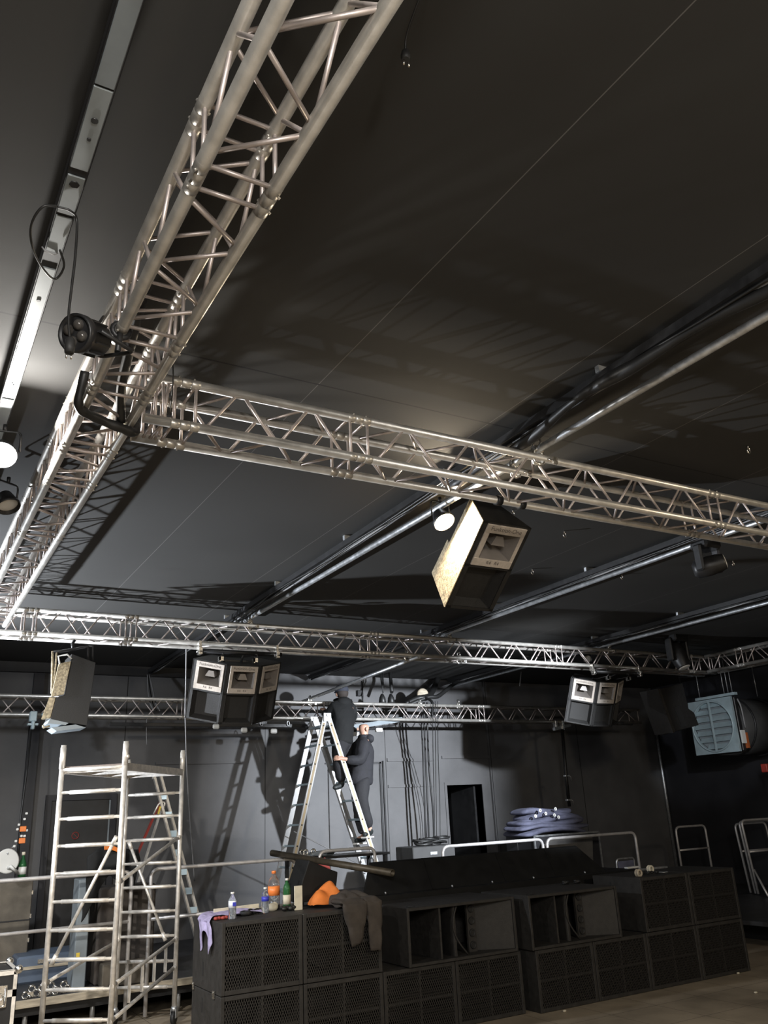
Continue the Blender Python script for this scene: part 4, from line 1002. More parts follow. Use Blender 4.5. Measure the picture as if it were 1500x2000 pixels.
# ------------------------------------------------------------------ people on the ladder
def skin_body(name, chains, m, parent, sub=2, noise_amp=0.0):
    """continuous surface grown from joint chains: list of [(point, radius), ...]; points shared by equal coordinates"""
    me = bpy.data.meshes.new(name); vs, rs, es, idx = [], [], [], {}
    for ch in chains:
        prev = None
        for p, r in ch:
            key = tuple(round(c, 4) for c in p)
            if key not in idx: idx[key] = len(vs); vs.append(Vector(p)); rs.append(r)
            i = idx[key]
            if prev is not None and prev != i: es.append((prev, i))
            prev = i
    q = parent; off = Vector((0, 0, 0))
    while q is not None: off += q.location; q = q.parent
    me.from_pydata([v_-off for v_ in vs], es, []); o = bpy.data.objects.new(name, me); col.objects.link(o); o.parent = parent
    me.materials.append(M[m])
    md = o.modifiers.new('skin', 'SKIN'); md.use_smooth_shade = True; md.branch_smoothing = .3
    for i, r in enumerate(rs):
        sv = me.skin_vertices[0].data[i]
        sv.radius = (r, r) if not isinstance(r, tuple) else r; sv.use_root = (i == 0)
    s = o.modifiers.new('sub', 'SUBSURF'); s.levels = sub; s.render_levels = sub
    if noise_amp:
        tx = bpy.data.textures.new(name+'_folds', 'CLOUDS'); tx.noise_scale = .09
        dm = o.modifiers.new('folds', 'DISPLACE'); dm.texture = tx; dm.strength = noise_amp; dm.mid_level = .5; dm.texture_coords = 'LOCAL'
    return o
def hand_chains(wrist, dir_, palm_n, s=1.0, curl=.9):
    """palm plus five fingers closing round what is held"""
    d = Vector(dir_).normalized(); n = (Vector(palm_n)-d*Vector(palm_n).dot(d)).normalized(); sd = d.cross(n)
    w0 = Vector(wrist); out = []
    palm = w0+d*.055*s; out.append([(w0, .024*s), (palm, (.036*s))])
    for k, ln in zip((-1.5, -.5, .5, 1.5), (.062, .075, .080, .070)):
        base = palm+d*.032*s+sd*k*.019*s; p = [(palm, .036*s), (base, .0105*s)]; q = base; ang = 0
        for j in range(3):
            ang += curl*(.35+.3*j); dd = d*math.cos(ang)+n*math.sin(ang); q = q+dd*ln*s*(.45-.08*j); p.append((q, .0095*s-.0008*j))
        out.append(p)
    th = palm-d*.02*s+sd*-.034*s; q1 = th+(d*.5-sd*.8+n*.5).normalized()*.035*s; q2 = q1+(d*.7+n*.8).normalized()*.032*s
    out.append([(palm, .036*s), (th, .014*s), (q1, .0115*s), (q2, .010*s)])
    return out
def Y(px, py, y): return at_y(px, py, y)
HY = LY+LW/2                                                        # between the ladder rails

# upper person: back to us, leaning to the truss
P1 = thing('person', Y(668, 1538, HY), 'person in black hoodie and cap standing high on the ladder, reaching to the truss', 'person')
pel, wai, che, nk = Y(667, 1448, HY+.02), Y(669, 1424, HY+.04), Y(667, 1390, HY+.12), Y(668, 1370, HY+.15)
hd = Y(668, 1353, HY+.17)
ls, rs_ = Y(650, 1381, HY+.12), Y(686, 1382, HY+.14)
le, lh = Y(640, 1401, HY+.20), Y(634, 1389, HY+.36)
re_, rh = Y(689, 1406, HY+.28), Y(676, 1398, HY+.40)
lhip, rhip = Y(661, 1452, HY-.04), Y(674, 1452, HY+.08)
lkn, lan, lto = Y(663, 1497, HY-.10), Y(667, 1531, HY-.02), Y(652, 1540, HY-.06)
rkn, ran, rto = Y(680, 1482, HY+.12), Y(679, 1507, HY+.14), Y(668, 1513, HY+.10)
body = [[(pel, .10), (wai, .11), (che, .13), (nk, .052), (hd+Vector((0, 0, -.05)), .07), (hd, .088), (hd+Vector((0, .0, .06)), .07)],
        [(che, .13), (ls, .06), (le, .043), (lh, .027)], [(che, .13), (rs_, .06), (re_, .043), (rh, .027)],
        [(pel, .10), (lhip, .085), (lkn, .055), (lan, .038), (lto, .03)], [(pel, .10), (rhip, .085), (rkn, .055), (ran, .038), (rto, .03)]]
body += hand_chains(lh, (lh-le), (0, 0, -1)) + hand_chains(rh, (rh-re_), (0, 0, -1))
skin_body('body', body, 'skin', P1)
k_ = 1.0
skin_body('hoodie', [[(pel+Vector((0, 0, -.07)), (.20, .17)), (pel+Vector((0, 0, .02)), (.20, .17)), (wai, (.195, .165)), (che, (.235, .19)), (nk+Vector((0, 0, -.02)), .11), (nk+Vector((0, 0, .05)), .085)],
    [(che, (.235, .19)), (ls, .115), (le, .085), (lh-(lh-le)*.08, .058)], [(che, (.235, .19)), (rs_, .115), (re_, .085), (rh-(rh-re_)*.08, .058)]], 'hoodie', P1, 2, .02)
hb_ = MB(); hb_.ball(nk+Vector((-.0, -.07, -.02)), .10, 14, 10, (1.25, .75, .85)); hb_.build('hood', 'hoodie', P1)
skin_body('trousers', [[(pel+Vector((0, 0, .06)), (.175, .15)), (pel, (.185, .16))], [(pel, (.185, .16)), (lhip, .135), (lkn, .095), (lan+Vector((0, 0, .02)), .075)], [(pel, (.185, .16)), (rhip, .135), (rkn, .095), (ran+Vector((0, 0, .02)), .075)]], 'jeans', P1, 2, .02)
for (a, b) in ((lan, lto), (ran, rto)):
    dd = (b-a); dd.z = 0; skin_body('boot', [[(a+Vector((0, 0, .05)), .055), (a+Vector((0, 0, -.02)), .058), (a+dd*.6+Vector((0, 0, -.045)), .045), (a+dd*1.1+Vector((0, 0, -.055)), .036)]], 'boots', P1, 2)
cp = MB(); cp.ball(hd+Vector((0, .01, .045)), .108, 18, 12, (1, 1.08, .78)); cp.slab([hd+Vector((-.06, .10, .035)), hd+Vector((.06, .10, .035)), hd+Vector((.04, .19, .02)), hd+Vector((-.04, .19, .02))], (0, 0, .012)); cp.build('cap', 'cap', P1)
hr = MB(); hr.ball(hd+Vector((0, -.012, -.01)), .096, 14, 10, (1, .95, .95)); hr.build('hair', 'hair', P1)
for sx in (-1, 1): MB().ball(hd+Vector((sx*.092, .01, -.03)), .024, 8, 6, (.5, 1, 1.3)).build('ear', 'skin', P1)

# lower person: shaved head, plaid shirt, climbing, holding the near rail
P2 = thing('person', Y(712, 1642, HY), 'person with shaved head and dark plaid shirt climbing lower on the ladder', 'person')
HX = HY-.02
pel, wai, che, nk = Y(704, 1525, HX), Y(707, 1500, HX), Y(710, 1463, HX+.02), Y(712, 1437, HX+.03)
hd = Y(711, 1421, HX+.04)
ns, fs_ = Y(713, 1452, HX-.17), Y(702, 1452, HX+.17)
ne, nh = Y(704, 1487, HX-.22), Y(671, 1482, LY-.01)
fe, fh = Y(686, 1476, HX+.20), Y(668, 1468, LY+LW)
nhip, fhip = Y(706, 1530, HX-.09), Y(701, 1530, HX+.09)
nkn, nan, nto = Y(706, 1570, HX-.12), Y(723, 1622, HX-.10), Y(716, 1630, HX-.16)
fkn, fan_, fto = Y(703, 1590, HX+.10), Y(711, 1634, HX+.06), Y(697, 1640, HX+.0)
body = [[(pel, .10), (wai, .11), (che, .13), (nk, .055), (hd+Vector((-.01, 0, -.05)), .074), (hd, .09), (hd+Vector((0, 0, .055)), .072)],
        [(che, .13), (ns, .06), (ne, .045), (nh, .028)], [(che, .13), (fs_, .06), (fe, .045), (fh, .028)],
        [(pel, .10), (nhip, .088), (nkn, .058), (nan, .04), (nto, .03)], [(pel, .10), (fhip, .088), (fkn, .058), (fan_, .04), (fto, .03)]]
body += hand_chains(nh, (nh-ne)+Vector((0, .0, 0)), (0, 1, -.3)) + hand_chains(fh, (fh-fe), (0, -1, -.3))
skin_body('body', body, 'skin', P2)
skin_body('shirt', [[(pel+Vector((.0, 0, -.10)), (.215, .18)), (pel+Vector((0, 0, .02)), (.21, .175)), (wai, (.21, .175)), (che, (.245, .195)), (nk+Vector((0, 0, -.03)), .115), (nk+Vector((0, 0, .03)), .088)],
    [(che, (.245, .195)), (ns, .120), (ne, .092), (nh-(nh-ne)*.12, .062)], [(che, (.245, .195)), (fs_, .120), (fe, .092), (fh-(fh-fe)*.12, .062)]], 'plaid', P2, 2, .025)
hb_ = MB(); hb_.ball(nk+Vector((.05, -.04, -.05)), .095, 14, 10, (.8, 1.1, .75)); hb_.build('hood', 'plaid', P2)
skin_body('trousers', [[(pel+Vector((0, 0, .06)), (.175, .155)), (pel, (.185, .165))], [(pel, (.185, .165)), (nhip, .140), (nkn, .105), (nan+Vector((0, 0, .02)), .085)], [(pel, (.185, .165)), (fhip, .140), (fkn, .105), (fan_+Vector((0, 0, .02)), .085)]], 'jeans', P2, 2, .025)
for (a, b) in ((nan, nto), (fan_, fto)):
    dd = (b-a); dd.z = 0; dd = dd.normalized()*.2
    o = skin_body('shoe', [[(a+Vector((0, 0, .03)), .052), (a+Vector((0, 0, -.03)), .054), (a+dd*.6+Vector((0, 0, -.045)), .044), (a+dd*1.0+Vector((0, 0, -.05)), .034)]], 'boots', P2, 2)
    MB().obox(a+dd*.42+Vector((0, 0, -.088)), dd*.62, dd.cross(UP).normalized()*.042, UP*.010).build('sole', 'sole', o)
for sx in (-1, 1): MB().ball(hd+Vector((.0, sx*.092, -.03)), .026, 8, 6, (1, .5, 1.3)).build('ear', 'skin', P2)
nz = MB(); nz.ball(hd+Vector((-.095, .03, -.02)), .018, 8, 6, (1.2, .8, 1.3)); nz.build('nose', 'skin', P2)
# ------------------------------------------------------------------ bottles and small things on the left stack (top at z 1.1)
TZ = 2*SH-.002
def bottle(x, y, r, h, body, cap, label_m, lz0, lz1, label, nm='water_bottle', neck=.38, liquid=None, capr=None):
    t = thing(nm, (x, y, TZ), label, 'bottle'); n = r*neck
    prof = [(r*.85, 0), (r, .008), (r, h*.62), (r*.96, h*.68), (r*.75, h*.78), (n*1.05, h*.88), (n, h*.93)]
    MB().lathe(prof, (x, y, TZ), seg=22).build('bottle_body', body, t)
    MB().lathe([(n*1.25, h*.93), (n*1.25, h*.995), (n*1.1, h)], (x, y, TZ), seg=16).build('bottle_cap', cap, t)
    MB().lathe([(r*1.015, h*lz0), (r*1.015, h*lz1)], (x, y, TZ), seg=22).build('bottle_label', label_m, t)
    if liquid: MB().lathe([(r*.8, .004), (r*.95, .01), (r*.95, h*liquid), (.001, h*liquid)], (x, y, TZ), seg=20).build('drink', 'cola', t)
    return t
b_ = bottle(2.80, 7.60, .034, .215, 'clearb', 'white', 'waterlabel', .42, .68, 'small water bottle with white cap, standing nearest the left front edge of the stack')
MB().box((2.79, 7.560, TZ+.105), (2.82, 7.566, TZ+.135)).build('label_mark', 'bluelabel', b_)
b_ = bottle(3.185, 7.79, .034, .215, 'clearb', 'white', 'bluelabel', .46, .64, 'small water bottle with blue label, in front of the large cola bottle')
bottle(3.37, 8.03, .056, .335, 'clearb', 'orangep', 'orangep', .36, .60, 'large soft drink bottle with orange red cap and label', 'soft_drink_bottle', .30, .12)
bottle(3.43, 7.86, .036, .27, 'green', 'white', 'cream', .18, .48, 'green glass bottle with pale label beside the large soft drink bottle', 'glass_bottle', .34)
t = tag(MB().box((3.455, 7.74, TZ), (3.535, 7.752, TZ+.205), .002).build('card_packet', 'cream'), 'upright cream card packet right of the green bottle', 'packet')
tag(MB().slab([(2.78, 8.02, TZ), (3.25, 8.10, TZ), (3.25, 8.12, TZ), (2.78, 8.04, TZ)], (0, 0, .055)).build('timber_offcut', 'cream', bevel=.003), 'pale timber offcut lying behind the two water bottles', 'timber')
b = MB(); q = Vector((3.30, 7.90, TZ+.03))
b.ball(q, .05, 12, 8, (1.1, .8, .75)); b.ball(q+Vector((.03, .02, .01)), .035, 10, 6)
tag(b.build('paper_ball', 'cream'), 'crumpled cream paper beside the second water bottle', 'paper')
for (x, y, nm, lb, m_) in ((2.98, 7.75, 'tape_roll', 'black tape roll lying between the two water bottles', 'rubber'), (3.08, 7.80, 'black_pouch', 'small black pouch lying left of the second water bottle', 'cable'), (3.42, 7.76, 'work_gloves', 'black work gloves lying in front of the green bottle', 'cable')):
    b = MB()
    if nm == 'tape_roll': b.tube([(x+.035*math.cos(k*PI/8), y+.035*math.sin(k*PI/8), TZ+.022) for k in range(16)], .02, 8, closed=True)
    else:
        for k in range(5): b.ball((x+.03*(k-2), y+.015*math.sin(k*2), TZ+.022+.006*(k % 2)), .026, 10, 6, (1.2, .9, .8))
    tag(b.build(nm, m_), lb, nm.split('_')[-1])
b = MB()
for k in range(4): b.ball((2.66+.032*k, 7.62+.014*(k % 2), TZ+.016), .020, 10, 6, (1.1, .9, .75))
tag(b.build('crumpled_wrapper', 'darkred'), 'crumpled red wrapper left of the first water bottle', 'wrapper')

def cloth(name, m, fn, nu, nv, label, cat, thick=.008, amp=.012, seed=0, sc_=9, sub=1):
    """sheet from fn(u,v) with small folds and real thickness"""
    b = MB()
    for j in range(nv+1):
        for i in range(nu+1):
            p = Vector(fn(i/nu, j/nv)); n = noise.noise_vector(p*sc_+Vector((seed, 0, 0)))
            b.v.append(p+Vector((n.x*amp, n.y*amp, abs(n.z)*amp)))
    for j in range(nv):
        for i in range(nu): b.f.append([j*(nu+1)+i, j*(nu+1)+i+1, (j+1)*(nu+1)+i+1, (j+1)*(nu+1)+i]); b.sm.append(True)
    o = b.build(name, m); s = o.modifiers.new('thick', 'SOLIDIFY'); s.thickness = thick; s.offset = 1
    if sub: ss = o.modifiers.new('sub', 'SUBSURF'); ss.levels = sub; ss.render_levels = sub
    return tag(o, label, cat)
def lerp(a, b, t): return a+(b-a)*t
# lavender cloth over the left end: lies on the top, hangs down the side
def lil(u_, v_):
    s = u_*1.02; wdt = .12+.10*(1-abs(v_-.5))
    y = 7.62+.34*v_+.05*math.sin(u_*5)
    if s < .60: return (3.14-s*.85, y+.10*(1-s), TZ+.012+.022*abs(math.sin(s*9+v_*7)))
    if s < .66: return (2.63-.012-.02*(s-.60)/.06, y, TZ+.008-.02*(s-.60)/.06)
    return (2.608-.015*math.sin(v_*12), y-.03*(s-.66), TZ-.012-(s-.66)*(.45+.25*math.sin(v_*8)))
cloth('cloth', 'lilac', lil, 30, 16, 'crumpled lavender cloth hanging over the left end of the speaker stack', 'cloth', .006, .014, 3, 14)
# orange cloth heap
def org(u_, v_):
    a = u_*2-1; b = v_*2-1
    return (3.80+.17*a+.03*b, 7.78+.14*b, TZ+.02+.155*max(0, 1-abs(a)**2.6)*max(0, 1-abs(b)**2.2)*(1+.25*math.sin(a*5+b*3)))
cloth('orange_cloth', 'orange', org, 18, 18, 'bright orange cloth heaped beside the dark jacket', 'cloth', .008, .03, 9, 8)
# dark jacket: heap on the top plus two sleeves over the front
t = thing('jacket', (4.0, 7.6, TZ), 'dark grey brown jacket thrown over the stack, two sleeves hanging down the front', 'jacket')
def prt(o): o.parent = t; o.location = o.location-t.location; [o.__delitem__(k) for k in ('label', 'category') if k in o]; return o
def jbody(u_, v_):
    a = u_*2-1; b = v_
    x = 3.95+.19*a; y = 7.42+.40*b
    return (x, y, TZ+.018+.085*(1-abs(a)**3)*math.sin(min(1, b*1.2)*PI*.8)+.018*math.sin(a*9+b*4))
prt(cloth('jacket_body', 'jacket', jbody, 20, 16, None, None, .02, .03, 5, 9))
def flap(x0, x1, sk0, sk1, drop, seed, hem=.0):
    """hanging part of the jacket: over the front edge and down, narrowing to its cuff"""
    b = MB(); n, ring = 22, 20
    for i in range(n+1):
        f = i/n
        if f < .22: y, z = 7.58-.225*f/.22, TZ+.055
        elif f < .32: g = (f-.22)/.10; y, z = 7.355-.012*g, TZ+.055-.07*g
        else: g = (f-.32)/.68; y, z = 7.343+.012*math.sin(g*2.5), TZ-.015-drop*g
        g = max(0, (f-.25)/.75); xa, xb = x0+sk0*g, x1+sk1*g; dp = .030 if f < .95 else .022
        for k in range(ring):
            a_ = 2*PI*k/ring; ca, sa = math.cos(a_), math.sin(a_)
            q = Vector(((xa+xb)/2+(xb-xa)/2*(abs(ca)**.6)*(1 if ca > 0 else -1), y, z+(hem*ca if f > .5 else 0)*g))
            q += Vector((0, -abs(sa)*dp if sa < 0 else sa*.006, 0)) if f > .22 else Vector((0, 0, sa*dp))
            n1 = noise.noise(Vector((q.x*13+seed, q.z*5, seed))); n2 = noise.noise(Vector((q.x*5, q.z*11+seed, 3.1)))
            b.v.append(q+Vector((n2*.014, -abs(n1)*.034-.010*abs(math.sin(q.x*38+q.z*17)) if f > .2 else 0, n1*.012)))
    for i in range(n):
        for k in range(ring): k2 = (k+1) % ring; b.f.append([i*ring+k, i*ring+k2, (i+1)*ring+k2, (i+1)*ring+k]); b.sm.append(True)
    b.f.append([n*ring+k for k in range(ring)]); b.sm.append(False); b.f.append([k for k in range(ring)][::-1]); b.sm.append(False)
    return b.build('sleeve', 'jacket', t)
flap(3.74, 4.00, .09, -.06, .27, 1.0, .02); flap(3.985, 4.15, .03, -.02, .34, 6.0, .0)
k = MB(); k.cyl((3.84, 7.48, TZ+.02), (3.88, 7.44, TZ+.03), .007, 6); k.build('zip_pull', 'chrome', t)

# clutter on the right stack
for (px, py, nm, lb, m_, cat) in ((1272, 1698, 'tape_roll', 'yellowish tape roll standing among the clutter on the right stack', 'cream', 'tape'), (1249, 1706, 'tape_roll', 'small tan tape roll lying among the clutter on the right stack', 'wood', 'tape')):
    q = at_z(px, py, TZ+.03); b = MB()
    b.tube([q+Vector((.030*math.cos(k*PI/8), .0, .004+.030*math.sin(k*PI/8))) for k in range(16)], .014, 8, closed=True); b.tube([q+Vector((.030*math.cos(k*PI/8), .03, .004+.030*math.sin(k*PI/8))) for k in range(16)], .014, 8, closed=True)
    tag(b.build(nm, m_), lb, cat)
q = at_z(1240, 1696, TZ+.01); tag(MB().slab([q+Vector((-.12, 0, 0)), q+Vector((.10, .02, 0)), q+Vector((.10, .10, 0)), q+Vector((-.10, .08, 0))], (0, 0, .02)).build('folded_cloth', 'white', bevel=.006), 'small white folded cloth beside the railing foot on the right stack', 'cloth')
q = at_z(1265, 1706, TZ+.01); b = MB()
for k in range(6): b.ball(q+Vector((-.10+.045*k, .02*math.sin(k*2.2), .008)), .022, 8, 6, (1.3, 1, .7))
tag(b.build('cable_pile', 'cable'), 'small heap of black fittings on the right stack', 'fittings')
q = at_z(1294, 1704, TZ+.004); tag(MB().lathe([(.06, 0), (.065, .004), (.06, .008)], q, (0, 0, 1), 18).build('metal_disc', 'steel'), 'flat grey disc lying on the right stack', 'disc')
tag(MB().box((8.12, 7.98, TZ), (8.62, 8.02, TZ+.02)).build('timber_strip', 'steel') , 'thin pale strip lying along the back of the right stack', 'strip')
for (px, py, lb) in ((1105, 1726, 'black coil of fittings on the left of the right horn speaker'), (1128, 1724, 'black coil of fittings on the right of the right horn speaker')):
    q = at_z(px, py, SH+.50+.010); q.y = min(q.y, 7.9); b = MB(); b.tube([q+Vector((.045*math.cos(k*.8), .03*math.sin(k*.8), .002*k)) for k in range(14)], .010, 6); tag(b.build('cable_coil', 'cable'), lb, 'cable')

# folding chair behind the right stack
cy_ = 8.95; a, b2 = at_y(1204, 1678, cy_), at_y(1236, 1676, cy_); z0 = .55
t = thing('folding_chair', ((a.x+b2.x)/2, cy_, 0), 'small tubular chair with dark back behind the right stack', 'chair')
MB().tube(rounded([(a.x, cy_+.1, .0), (a.x, cy_, a.z), (b2.x+.02, cy_, a.z), (b2.x+.04, cy_+.1, .0)], .05), .012, 8).build('back_frame', 'steel', t)
MB().box((a.x+.02, cy_-.01, a.z-.16), (b2.x, cy_+.01, a.z-.03), .004).build('backrest', 'navy', t)
MB().box((a.x+.01, cy_-.38, .44), (b2.x+.02, cy_, .47), .006).build('seat', 'navy', t)
for x in (a.x, b2.x+.02): MB().cyl((x, cy_+.05, .44), (x, cy_-.40, 0), .012, 8).build('leg', 'steel', t)

# ------------------------------------------------------------------ folded curtains on a grey case
t = thing('road_case', (9.2, 10.9, ST), 'grey road case under the folded navy curtains', 'case')
MB().box((8.62, 10.5, .39), (9.92, 11.2, 1.47), .01).build('case_body', 'walld', t)
e = MB()
for (x, y) in ((8.62, 10.5), (9.92, 10.5)): e.box((x-.012, y-.012, .39), (x+.012, y+.012, 1.47))
e.box((8.62, 10.488, 1.455), (9.92, 10.512, 1.48)); e.build('edge_trim', 'steel', t)
for (x, y) in ((8.7, 10.6), (9.84, 10.6), (8.7, 11.1), (9.84, 11.1)): MB().lathe([(.001, -.015), (.03, -.015), (.03, .015), (.001, .015)], (x, y, ST+.03), (1, 0, 0), 14).build('castor', 'rubber', t)
MB().slab([(8.45, 10.3, 1.05), (8.70, 10.3, 1.42), (9.6, 10.3, 1.42), (9.55, 10.3, 1.05)], (0, .03, 0)).build('lid_panel', 'dimlid', t)['label'] = 'pale lid panel leaning on the case'
def curtain(z, x0, x1, y0, y1, h, label, seed):
    """thick soft folded cloth: flattened rounded slab with slack folds"""
    b = MB(); nu, nr = 40, 18; cx, cy = (x0+x1)/2, (y0+y1)/2
    sp = lambda c, e: (abs(c)**e)*(1 if c >= 0 else -1)
    for i in range(nr+1):
        th = -PI/2+PI*i/nr
        for k in range(nu):
            a_ = 2*PI*k/nu
            x = cx+(x1-x0)/2*sp(math.cos(a_), .35)*sp(math.cos(th), .5); y = cy+(y1-y0)/2*sp(math.sin(a_), .35)*sp(math.cos(th), .5)
            zz = z+h/2+h/2*sp(math.sin(th), .8)
            g = (x-cx)/(x1-x0); sag = .030*math.cos(g*6.3+seed)-.028*(2*g)**2
            n = noise.noise_vector(Vector((x*3.2+seed*3, y*3, zz*6)))
            b.v.append(Vector((x+n.x*.05, y+n.y*.05, zz+sag*.8+n.z*.02)))
    for i in range(nr):
        for k in range(nu): k2 = (k+1) % nu; b.f.append([i*nu+k, i*nu+k2, (i+1)*nu+k2, (i+1)*nu+k]); b.sm.append(True)
    return tag(b.build('folded_curtain', 'navy'), label, 'curtain', 'folded curtains in the stack')
ords = ['folded navy curtain at the bottom of the stack', 'folded navy curtain second from the bottom of the stack', 'folded navy curtain third from the bottom of the stack', 'folded navy curtain fourth from the bottom of the stack', 'folded navy curtain just under the top one', 'folded navy curtain on top of the stack, white eyelets showing']
ws = [(8.46, 9.76), (8.44, 9.80), (8.50, 9.74), (8.58, 9.76), (8.62, 9.60), (8.58, 9.56)]
for k in range(6):
    o = curtain(1.485+.055*k, ws[k][0], ws[k][1], 10.46+.02*k, 11.15-.02*k, .105, ords[k], 1.7*k)
    if k == 5:
        for (px, py) in ((1046, 1594), (1066, 1589), (1083, 1592), (1091, 1596), (1055, 1583), (1085, 1580)):
            q = at_y(px, py, 10.46); b = MB(); b.tube([q+Vector((.018*math.cos(j*PI/5), 0, .018*math.sin(j*PI/5))) for j in range(10)], .010, 6, closed=True); b.build('eyelet', 'white', o)

# red light strip on the booth rail, cable pile and box by the doorway
q = at_y(1012, 1664, 9.93); RL1 = [o for o in col.objects if o.name.startswith('stage_railing') and 'left of the gap' in o.get('label', '')][0]
b = MB(); b.box((q.x-.055, q.y-.02, q.z-.016), (q.x+.055, q.y+.02, q.z+.016), .004); b.build('red_reflector', 'pink', RL1)['label'] = 'small red reflector'
MB().box((q.x-.004, q.y-.004, q.z), (q.x+.004, q.y+.004, 1.43)).build('reflector_hanger', 'cable', RL1)
t = thing('equipment_box', Vector((8, 11.2, ST)), 'dark green equipment box beside the open doorway', 'box')
a = at_y(806, 1655, 11.2); MB().box((a.x, 11.2, ST), (a.x+.75, 11.7, a.z), .01).build('box_body', 'duct', t); MB().box((a.x+.3, 11.19, a.z-.12), (a.x+.42, 11.2, a.z-.08)).build('latch', 'steel', t)
b = MB(); q0 = at_y(868, 1648, 11.25)
for k in range(9):
    cx = q0.x+random.uniform(-.3, .32); rr = random.uniform(.08, .14); zz = a.z+.02+.014*k*random.uniform(.4, 1)
    b.tube([(cx+rr*math.cos(j*PI/7)*1.3, 11.42+rr*math.sin(j*PI/7)*.9, zz+.012*math.sin(j+k)) for j in range(14)], .017, 6, closed=True)
tag(b.build('cable_heap', 'cable'), 'heap of coiled black cable on the box below the doorway', 'cables')

# ------------------------------------------------------------------ cables, straps and bar at the back
def hang(pts, r, label, m_='cable', cat='cable', nm='hanging_cable', group=None):
    return tag(MB().tube(curve_pts(pts, 8), r, 6).build(nm, m_), label, cat, group)
for k, (px0, px1, lb) in enumerate([(823, 832, 'leftmost of the long black cables hanging down the back wall'), (828, 838, 'second of the long black cables hanging down the back wall'), (834, 848, 'third of the long black cables hanging down the back wall')]):
    hang([at_y(px0, 1372, 12.3), at_y(px0+1, 1420, 12.3), at_y(px0+4, 1500, 12.4), at_y(px1-2, 1590, 12.45), at_y(px1, 1660, 12.5)], .016, lb, group='cables hanging down the back wall')
for k, (px0, px1, lb) in enumerate([(845, 849, 'thin grey cable hanging down the back wall, left one'), (850, 853, 'thin grey cable hanging down the back wall, middle one'), (855, 860, 'thin grey cable hanging down the back wall, right one')]):
    hang([at_y(px0, 1370, 11.82), at_y(px0, 1410, 11.84), at_y(px0+1, 1480, 12.2), at_y(px1-1, 1570, 12.5), at_y(px1, 1665, 12.6)], .006, lb, group='cables hanging down the back wall')
bb = MB(); bb.tube(curve_pts([at_y(792, 1374, 12.25), at_y(815, 1364, 12.25), at_y(835, 1361, 12.25), at_y(847, 1345, 12.5), at_y(854, 1328, 12.8), at_y(856, 1318, 12.95)], 8), .055, 10, taper=[.5+.5*min(1, i/12) for i in range(41)])
bb.tube(curve_pts([at_y(800, 1376, 12.25), at_y(835, 1362, 12.2), at_y(855, 1360, 12.2), at_y(875, 1345, 12.3), at_y(892, 1332, 12.4), at_y(905, 1327, 12.5)], 8), .035, 10)
bb.tube(curve_pts([at_y(830, 1362, 12.2), at_y(843, 1370, 12.05), at_y(845, 1384, 12.0), at_y(843, 1398, 11.85)], 8), .024, 8)
tag(bb.build('cable_bundle', 'cable'), 'thick black cable bundle draped from the ceiling onto the back truss', 'cables')
q = at_y(825, 1356, 12.3); t = thing('cable_drum', q, 'round tan drum sitting in the cable bundle above the back truss', 'drum')
MB().lathe([(.001, -.03), (.085, -.03), (.098, -.015), (.098, .03), (.08, .04), (.001, .04)], q, (-.3, -1, .0), 20).build('drum_body', 'wood', t)
for k, (px, lb) in enumerate([(746, 'black doubled strap hanging above the back truss, left one'), (763, 'black thick strap hanging above the back truss, right one')]):
    t = thing('hanging_strap', at_y(px, 1370, 12.1), lb, 'strap', 'straps above the back truss')
    p = at_y(px, 1326, 12.5); q = at_y(px+2, 1352, 12.3); e_ = at_y(px+1, 1372, 12.1); b = MB()
    for dx in ((-.02, .02) if k == 0 else (0,)): b.tube([p+Vector((dx, 0, .25)), p+Vector((dx, 0, 0)), q], .012 if k == 0 else .032, 6)
    b.build('strap_band', 'cable', t)
    b = MB(); b.lathe([(.02, .14), (.05, .08), (.065, 0), (.05, -.02)], e_, (0, 0, 1), 12); b.build('strap_bag', 'cable', t)
q = at_y(704, 1354, 13.0); t = thing('wall_conduit', q, 'thin black conduit with a small box on the back wall above the truss', 'conduit')
MB().cyl((q.x+.06, 13.03, 3.4), (q.x+.06, 13.03, 4.2), .012, 8).build('tube', 'cable', t); MB().box((q.x-.06, 12.98, q.z-.05), (q.x+.03, 13.04, q.z+.05), .004).build('box_body', 'blackm', t)
# flat bar under the back truss with pale clips
a, b2 = at_y(690, 1420, 11.8), at_y(785, 1405, 12.0)
t = thing('flat_bar', (a+b2)/2, 'pale flat bar hung below the back truss, right of the people', 'bar')
MB().bar(a, b2, .03, .07).build('bar_body', 'palecol', t); MB().bar(a+Vector((.0, 0, -.07)), a+(b2-a)*.82+Vector((0, 0, -.07)), .03, .035).build('under_strip', 'blackm', t)
for f in (.02, .5): q = a+(b2-a)*f; MB().box((q.x-.06, q.y-.04, q.z-.14), (q.x+.06, q.y+.02, q.z-.08), .01).build('clip', 'white', t)
t = thing('flat_bar', (4.3, 11.95, 3.18), 'black flat bar with three white clips below the left speaker cluster', 'bar')
MB().box((2.6, 11.90, 3.19), (5.55, 11.93, 3.24), .004).build('bar_body', 'blackm', t)
for (px, py) in ((422, 1419), (477, 1426), (535, 1428)): q = at_y(px, py, 11.88); MB().box((q.x-.05, q.y-.02, q.z-.035), (q.x+.05, q.y+.02, q.z+.035), .015).build('clip', 'white', t)
for (px, py) in ((511, 1413), (563, 1413), (690, 1416)): q = at_y(px, py, 11.88); MB().tube([q+Vector((.02*math.cos(k*PI/6), 0, .035*math.sin(k*PI/6))) for k in range(12)], .007, 6, closed=True).build('ring', 'steel', t)
